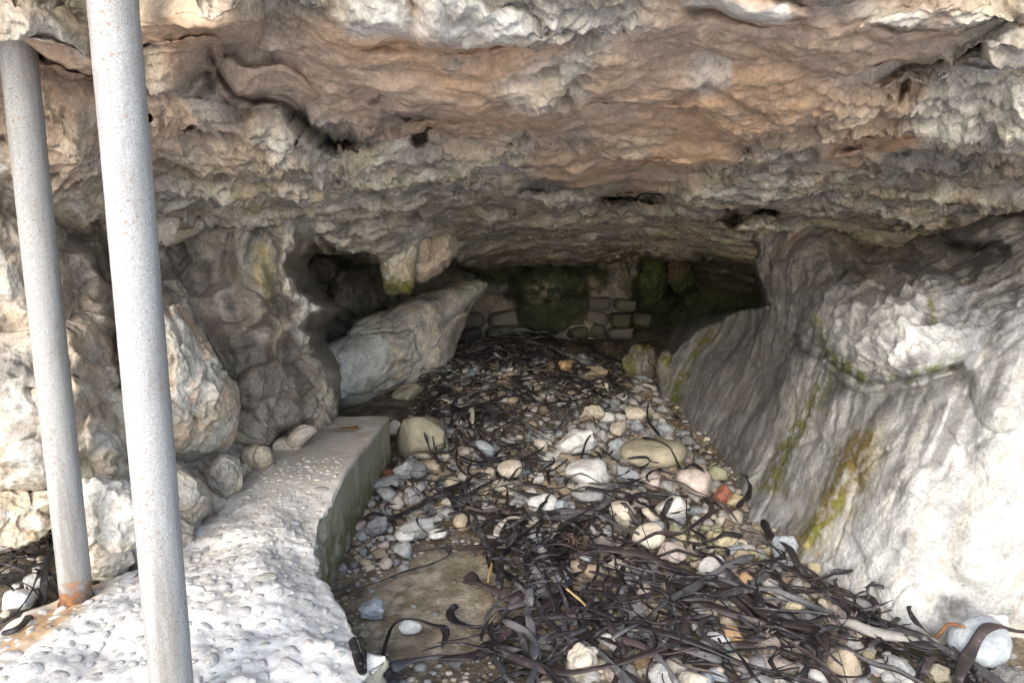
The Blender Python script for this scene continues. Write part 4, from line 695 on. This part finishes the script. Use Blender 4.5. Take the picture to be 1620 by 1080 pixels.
K_MAT = [kelp_mat('kelp_black', (.008, .007, .008), (.026, .021, .023), .5, .55), kelp_mat('kelp_purple_brown', (.016, .011, .012), (.050, .034, .033), .5, .58), kelp_mat('kelp_grey_dry', (.03, .03, .033), (.11, .105, .11), .8, .6), kelp_mat('kelp_bleached', (.30, .27, .22), (.50, .46, .40), .5, .75)]
def spline(P, n):
    P = np.array(P, float); m = len(P)
    Q = np.vstack([2 * P[0] - P[1], P, 2 * P[-1] - P[-2]]); t = np.linspace(0, m - 1 - 1e-6, n); i = t.astype(int); f = (t - i)[:, None]; a, b, c, d = Q[i], Q[i + 1], Q[i + 2], Q[i + 3]
    return .5 * (2 * b + (c - a) * f + (2 * a - 5 * b + 4 * c - d) * f * f + (3 * b - a - 3 * c + d) * f ** 3)
def strap_mesh(P, width, thick, seed, seg=8, twist=1.0):
    r = np.random.default_rng(seed); n = len(P); T = np.gradient(P, axis=0); T /= np.linalg.norm(T, axis=1)[:, None] + 1e-9
    up = np.array([0, 0, 1.]); S = np.cross(T, up); S /= np.linalg.norm(S, axis=1)[:, None] + 1e-9; U = np.cross(S, T)
    s = np.linspace(0, 1, n); tw = twist * (np.sin(s * r.uniform(2, 9) + r.uniform(0, 6)) * .9 + r.uniform(-.5, .5)); ct, st_ = np.cos(tw)[:, None], np.sin(tw)[:, None]; S2, U2 = S * ct + U * st_, U * ct - S * st_
    taper = np.clip(np.minimum(s * 18 + .5, (1 - s) * 14 + .35), 0, 1) * (1 + .18 * np.sin(s * r.uniform(5, 20) + r.uniform(0, 6))); A = np.linspace(0, 2 * math.pi, seg, endpoint=False)
    V = P[:, None] + S2[:, None] * (np.cos(A)[None, :, None] * (width / 2 * taper)[:, None, None]) + U2[:, None] * (np.sin(A)[None, :, None] * (thick / 2 * np.sqrt(taper))[:, None, None])
    V = V.reshape(-1, 3); Q = grid_q(n, seg, True); caps = np.array([[0, 1, 2, 3], [0, 3, 4, 7], [4, 5, 6, 7]]) if seg == 8 else np.array([[0, 1, 2, 3]]) ; return V, np.concatenate([Q, caps[:, ::-1], caps + (n - 1) * seg])
stackz = {}
def lay(P2, lift=0.0, wig=.02, seed=0):
    P2 = np.asarray(P2); z = floor_h(P2[:, 0], P2[:, 1]); s = np.linspace(0, 1, len(P2)); r = np.random.default_rng(seed)
    q = np.stack([P2[:, 0] * 6, P2[:, 1] * 6, np.full(len(P2), seed * .37)], 1); z = z + lift + wig * (perlin(q) + .5) + .02
    on = (P2[:, 0] < np.array(xr(P2[:, 1]))) & (P2[:, 1] < 6.05) & (P2[:, 0] > np.array(xl(P2[:, 1]))); z = np.where(on, np.maximum(z, .02 + ledge_top(P2[:, 0], P2[:, 1])), z)
    for (a, b, ra, rb, zc, rz_, w_) in TOPS:
        if w_ < 16: continue
        d2 = ((P2[:, 0] - a) / (ra * 1.1)) ** 2 + ((P2[:, 1] - b) / (rb * 1.1)) ** 2
        if d2.min() < 1: z = np.where(d2 < 1, np.maximum(z, zc + rz_ * np.sqrt(np.clip(1 - d2, 0, 1)) + .015), z)
    k = np.ones(5) / 5; z = np.convolve(np.pad(z, 2, mode='edge'), k, 'valid'); return np.column_stack([P2, z])
kid = [0]
def kelp(P3, width, mi, label, group, thick=None, twist=1.0, name='kelp_strap', cat='kelp'):
    kid[0] += 1; V, Q = strap_mesh(P3, width, thick or width * .32, kid[0], twist=twist); b = P3.mean(0); b[2] = P3[:, 2].min(); me = mesh_from(name, V - b, Q); o = obj(name, me, K_MAT[mi], None, label, cat, group); o.location = b; return o
HAND = [([(1205, 842), (1225, 882), (1260, 922), (1300, 958), (1350, 988), (1420, 1022), (1475, 1048)], .055, 0, 'long black kelp strap hugging the foot of the bright right wall', .06), ([(985, 918), (1060, 925), (1120, 945), (1180, 978), (1230, 1012), (1290, 1035), (1302, 1080)], .065, 1, 'broad purple strap running diagonally to the bottom right', .09), ([(1040, 903), (1090, 903), (1140, 925), (1180, 955), (1205, 990)], .05, 0, 'dark strap arching below the orange-tinted oval stone', .08),
 ([(722, 968), (712, 985), (722, 1003), (770, 1008), (830, 988), (880, 962), (905, 948)], .06, 0, 'dark strap bent in a hook on the sand edge', .03), ([(738, 928), (770, 950), (835, 972)], .085, 1, 'wide brown strap end lying by the sand', .05), ([(695, 1072), (760, 1062), (810, 1022), (845, 992), (890, 965)], .055, 1, 'purple strap with white specks at the bottom centre', .06), ([(500, 1078), (560, 1042), (620, 1018), (690, 1014), (706, 1022), (700, 1042)], .04, 0, 'black strap lying over the corner of the ledge', .05),
 ([(838, 965), (836, 1005), (842, 1040), (846, 1085)], .05, 2, 'grey strap pointing straight at the viewer at the bottom centre', .1), ([(1505, 1140), (1525, 1085), (1555, 1056), (1600, 1045), (1660, 1042)], .055, 1, 'thick brown stalk curving in front of the big blue-grey cobble', .12), ([(560, 945), (620, 922), (680, 905), (705, 892), (714, 874)], .022, 0, 'thin black strand across the sand', .01), ([(578, 852), (640, 828), (690, 800), (735, 778)], .045, 0, 'black strap over the gravel beside the grey angular block', .05), ([(925, 800), (980, 800), (1010, 815), (1040, 838), (1062, 830)], .05, 0, 'black strap curling round the big blunt cream stone', .07),
 ([(1015, 742), (1060, 750), (1090, 775), (1112, 792)], .045, 0, 'black strap below the lumpy olive boulder', .08), ([(1168, 772), (1184, 780), (1184, 800), (1175, 815), (1165, 826)], .04, 0, 'kelp loop round the stones by the red-brown stone', .08), ([(1025, 655), (1024, 680), (1042, 708)], .022, 0, 'thin dark strand over the pebbles by the right wall', .08), ([(800, 862), (850, 838), (930, 838), (985, 860), (1010, 880)], .04, 2, 'grey strap arching over the central holdfasts', .09), ([(900, 915), (960, 900), (1010, 905), (1075, 935), (1140, 962)], .06, 1, 'broad purple strap in the tangle below centre', .1),
 ([(545, 1085), (570, 1030), (575, 1000)], .03, 0, 'short black strand standing across the strap on the ledge corner', .08), ([(620, 1085), (660, 1068), (700, 1062), (730, 1075)], .06, 2, 'speckled grey strap at the bottom left of the tangle', .05), ([(1110, 985), (1150, 975), (1190, 975), (1200, 1000)], .045, 0, 'dark strap bent over the purple one', .12), ([(785, 872), (790, 855), (815, 842), (850, 838)], .06, 3, 'bleached pale strap curled above the sand', .07), ([(700, 655), (730, 662), (745, 680), (748, 700)], .06, 3, 'bleached strap hanging by the big angular stone', .1), ([(0, 985), (40, 965), (80, 925), (100, 905)], .03, 0, 'thin black strand below the left kelp pile', .1), ([(-20, 930), (30, 915), (70, 900), (95, 905)], .035, 0, 'black strap across the left kelp pile', .2), ([(48, 845), (70, 838), (85, 850), (62, 862), (40, 858)], .03, 0, 'curled black strap on top of the left kelp pile', .24)]
def surf_hit(px, py):
    p = at_z(px, py, 0.0)
    return p if float(xl(p[1])) < p[0] < float(xr(p[1])) and p[1] < y1 else floor_hit(px, py)
for i, (pts, w, mi, lab, lift) in enumerate(HAND):
    g = np.array([surf_hit(x, y)[:2] for x, y in pts]); kelp(lay(spline(g, 34), lift, .03, i + 1), w, mi, lab, 'large kelp straps', twist=.6)
def rnd_path(px, py, length, head, curl, n=30):
    p = floor_hit(px, py)[:2]; a = head; out = [p]; st_ = length / 7; c = random.uniform(-curl, curl) * random.choice([.4, 1, 1.5])
    for _ in range(7):
        a += c + random.uniform(-.3, .3); p = p + st_ * np.array([math.cos(a), math.sin(a)]); out.append(p)
    return spline(np.array(out), n)
def hits_stone(P2):
    return any((((P2[:, 0] - a) / ra) ** 2 + ((P2[:, 1] - b) / rb) ** 2).min() < .8 for (a, b, ra, rb, zc, rz_, w_) in TOPS if w_ > 21)
def inside(P2):
    if np.any(((P2[:, 0] + .5) / .36) ** 2 + ((P2[:, 1] - 3.8) / .5) ** 2 < 1): return False
    return np.all(P2[:, 0] > np.where(P2[:, 1] < 6.1, xr(P2[:, 1]) - .10, -1.1)) and np.all(P2[:, 0] < 1.72 + sstep(4.4, 3.3, P2[:, 1]) * .75)
KZ = [((640, 985), (552, 650), 85, (.4, 1.1), (.014, .05), [0, 0, 0, 1, 2], .16, 'black kelp strap heaped before the back wall', 'kelp of the rear heap'), ((640, 900), (655, 760), 42, (.4, 1.1), (.014, .042), [0, 0, 1, 2], .12, 'dark kelp strap tangled in the middle of the floor', 'kelp of the mid floor'), ((740, 1060), (775, 850), 28, (.4, 1.1), (.012, .036), [0, 0, 1, 2, 2], .11, 'kelp strap in the tangle round the white block', 'kelp round the white block'),
      ((790, 1180), (870, 960), 28, (.6, 1.6), (.012, .045), [0, 1, 1, 2, 2], .07, 'purple-black kelp strap in the tangle below centre', 'kelp below centre'), ((740, 1330), (960, 1080), 28, (.6, 1.6), (.012, .045), [0, 1, 1, 2, 2], .08, 'kelp strap in the foreground tangle', 'kelp of the foreground'), ((760, 1300), (930, 1075), 12, (1.2, 2.2), (.035, .055), [1, 1, 2, 0], .10, 'broad long kelp strap on top of the foreground tangle', 'kelp of the foreground'), ((1220, 1500), (900, 1075), 22, (.4, .9), (.02, .045), [0, 0, 1], .1, 'dark kelp strap in the wrack along the right wall', 'kelp along the right wall'), ((1500, 1640), (1010, 1080), 6, (.3, .6), (.03, .05), [0, 1], .12, 'dark kelp strap under the thick brown stalk', 'kelp by the blue-grey cobble')]
for (xr_, yr_, num, ln, wd, mats, lift, lab, grp) in KZ:
    k = t = 0
    while k < num and t < 2500:
        t += 1; px, py = random.uniform(*xr_), random.uniform(*yr_)
        if px > 1180 and py < 850 + (px - 1200) * .72: continue
        if py > 940 and px < 700 + (py - 940) * .2: continue
        P2 = rnd_path(px, py, random.uniform(*ln), random.choice([0, math.pi]) + random.gauss(-.25, .6), .35)
        if not inside(P2) or (hits_stone(P2) and random.random() < .85): continue
        P3 = lay(P2, random.uniform(.0, lift), .05, 100 + k); wd_ = random.uniform(*wd); mi = random.choice(mats); dv = np.diff(P2, axis=0); an = np.unwrap(np.arctan2(dv[:, 1], dv[:, 0])); ln_ = np.hypot(*dv.T).sum()
        hd = ('broad ' if wd_ > .046 else 'narrow ' if wd_ < .032 else '') + ('long ' if ln_ > 1.1 else 'short ' if ln_ < .6 else '') + ('curled ' if np.ptp(an) > 1.9 else 'straight ' if np.ptp(an) < .8 else '') + ('black', 'purple-brown', 'dry grey')[mi] + ' kelp strap'
        kelp(P3, wd_, mi, single(hd, *proj(P3[len(P3) // 2]), lab), grp, twist=random.uniform(.4, 1.5)); k += 1
# shredded kelp too fine to count
SV, SQ, so2 = [], [], 0
for (xr_, yr_, num) in [((610, 1000), (548, 665), 520), ((640, 1060), (660, 860), 260), ((760, 1250), (840, 1075), 260), ((1210, 1500), (870, 1075), 130), ((0, 90), (850, 960), 50)]:
    for _ in range(num):
        px, py = random.uniform(*xr_), random.uniform(*yr_)
        if px > 1180 and py < 850 + (px - 1200) * .72: continue
        P2 = rnd_path(px, py, random.uniform(.12, .5), random.uniform(0, 6.28), .5, 9)
        if px > 200 and (not inside(P2) or (hits_stone(P2) and random.random() < .8)): continue
        V, Q = strap_mesh(lay(P2, random.uniform(0, .15), .06, _), random.uniform(.006, .03), .005, _ + 7000); SV.append(V); SQ.append(Q + so2); so2 += len(V)
obj('kelp_shreds', mesh_from('kelp_shreds', np.concatenate(SV), np.concatenate(SQ)), K_MAT[0], label='fine black shredded kelp scattered over the floor', cat='kelp', kind='stuff')
# holdfasts
M_HOLD = rock_mat('encrusted_holdfast', .95, 120, 1.0, .8, .6, base=(1, 1, 1), objvar=True)
def holdfast_mesh(seed):
    r = np.random.default_rng(seed); bm = bmesh.new(); bmesh.ops.create_icosphere(bm, subdivisions=4, radius=1); V = np.array([v.co[:] for v in bm.verts]); f1, _ = worley(V * 3.5 + seed); V = V * (1 + .35 * fbm(V * 1.6 + seed, 3) + .28 * (.5 - f1) + .12 * fbm(V * 7, 2))[:, None]
    for v, c in zip(bm.verts, V): v.co = c
    for i in range(22):        # root-like branches
        d = r.normal(size=3); d[2] = abs(d[2]) * .6; d /= np.linalg.norm(d); a = d * .7; pts = [a + d * t * .75 + r.normal(size=3) * .10 * t for t in np.linspace(0, 1, 5)]
        Vt, Qt = strap_mesh(np.array(pts), .16, .12, seed * 50 + i); vs = [bm.verts.new(p) for p in Vt]
        for q_ in Qt:
            try: bm.faces.new([vs[k_] for k_ in q_])
            except ValueError: pass
    me = bpy.data.meshes.new('kelp_holdfast'); bm.to_mesh(me); bm.free(); me.polygons.foreach_set('use_smooth', np.full(len(me.polygons), True)); me.materials.append(M_HOLD); return me
HF = [holdfast_mesh(i + 1) for i in range(4)]
for i, (px, py, w, h, c, lab) in enumerate([(836, 726, 34, 38, (.20, .15, .15), 'purple-grey knobbly holdfast in mid floor'), (905, 858, 34, 40, (.34, .22, .17), 'reddish holdfast at the centre of the tangle'), (952, 862, 44, 34, (.45, .38, .36), 'pale pinkish holdfast right of the reddish one'), (815, 858, 40, 34, (.20, .19, .19), 'dark holdfast inside the bleached curl'), (1052, 1012, 64, 50, (.46, .38, .34), 'large pale encrusted holdfast in the foreground tangle'), (1015, 1045, 44, 36, (.50, .36, .24), 'orange-tinted holdfast at the bottom centre'),
  (1120, 860, 0, 0, 0, 0), (1190, 852, 46, 36, (.30, .26, .22), 'brown holdfast at the upper end of the wall-foot strap'), (1335, 992, 70, 50, (.48, .39, .36), 'long pinkish encrusted lump above the driftwood'), (1215, 1025, 50, 60, (.48, .40, .35), 'pale tan holdfast left of the golden cobble'), (1135, 945, 46, 34, (.44, .37, .34), 'pinkish holdfast under the arching dark strap'), (1275, 985, 44, 40, (.36, .33, .34), 'grey holdfast left of the long pinkish lump'), (1000, 965, 44, 40, (.44, .42, .42), 'silvery frayed holdfast in the tangle'), (1595, 1072, 70, 40, (.44, .42, .40), 'grey encrusted lump under the thick brown stalk'),
  (1035, 788, 60, 24, (.16, .12, .11), 'dark flat holdfast under the pinkish stone'), (50, 880, 74, 50, (.27, .24, .22), 'speckled holdfast in the left kelp pile'), (775, 655, 50, 30, (.18, .16, .16), 'dark holdfast on the slope of the rear heap'), (890, 660, 40, 26, (.2, .17, .16), 'brownish holdfast high on the floor behind the wedge-shaped stone'), (835, 618, 60, 26, (.15, .14, .14), 'flattened dark holdfast on the rear heap'), (610, 1072, 50, 34, (.14, .12, .13), 'purple-grey bladder lump by the ledge corner')]):
    if not w: continue
    p = floor_hit(px, py + h * .3); d = p[1]; o = bpy.data.objects.new('kelp_holdfast', HF[i % 4]); COL.objects.link(o); tag(o, lab, 'holdfast', 'kelp holdfasts'); o.scale = (w / F * d * .42, w / F * d * .38, h / F * d * .42); o.location = (p[0], p[1], p[2] + h / F * d * .3 + (.12 if px < 100 else 0)); o.rotation_euler = (0, 0, i * 1.3); o.color = (*c, 1)
# driftwood and stalks
M_WOOD = rock_mat('bleached_driftwood', .8, 50, .7, 0, .4, base=(.27, .255, .235)); M_STRAW = rock_mat('straw_stick', .8, 60, .4, 0, .3, base=(.46, .33, .15))
def stick(pts, w, mat, lab, lift, name='driftwood'):
    g = np.array([floor_hit(x, y)[:2] for x, y in pts]); P = lay(spline(g, 24), lift, .01, 77); V, Q = strap_mesh(P, w, w * .6, int(pts[0][0]), twist=.3); b = P.mean(0); o = obj(name, mesh_from(name, V - b, Q), mat, None, lab, 'stick', 'sticks in the wrack'); o.location = b
stick([(1325, 1012), (1370, 1032), (1420, 1042), (1480, 1050)], .075, M_WOOD, 'grey weathered driftwood branch at the lower right', .1)
stick([(772, 935), (777, 910), (780, 888)], .018, M_STRAW, 'upright straw-coloured stalk on the sand', .03, 'stalk'); stick([(895, 968), (915, 985), (930, 1000)], .016, M_STRAW, 'short straw-coloured stalk in the tangle', .12, 'stalk'); stick([(1445, 1020), (1490, 1040), (1520, 1055)], .03, rock_mat('red_brown_bark', .8, 50, .5, 0, .4, base=(.22, .11, .05)), 'red-brown stick left of the big blue-grey cobble', .06, 'stick')
# dead leaf on the ledge end
lp = at_z(535, 680, 0.02); V, Q = strap_mesh(np.array([lp + np.array([dx, 0.03 * math.sin(dx * 9), .01 + .02 * abs(dx)]) for dx in np.linspace(-.16, .16, 14)]), .09, .006, 3, twist=.3); o = obj('leaf', mesh_from('leaf', V - lp, Q), rock_mat('dead_leaf', .7, 50, .4, 0, .3, base=(.20, .11, .06)), None, 'brown dead kelp blade on the far end of the ledge', 'leaf'); o.location = lp
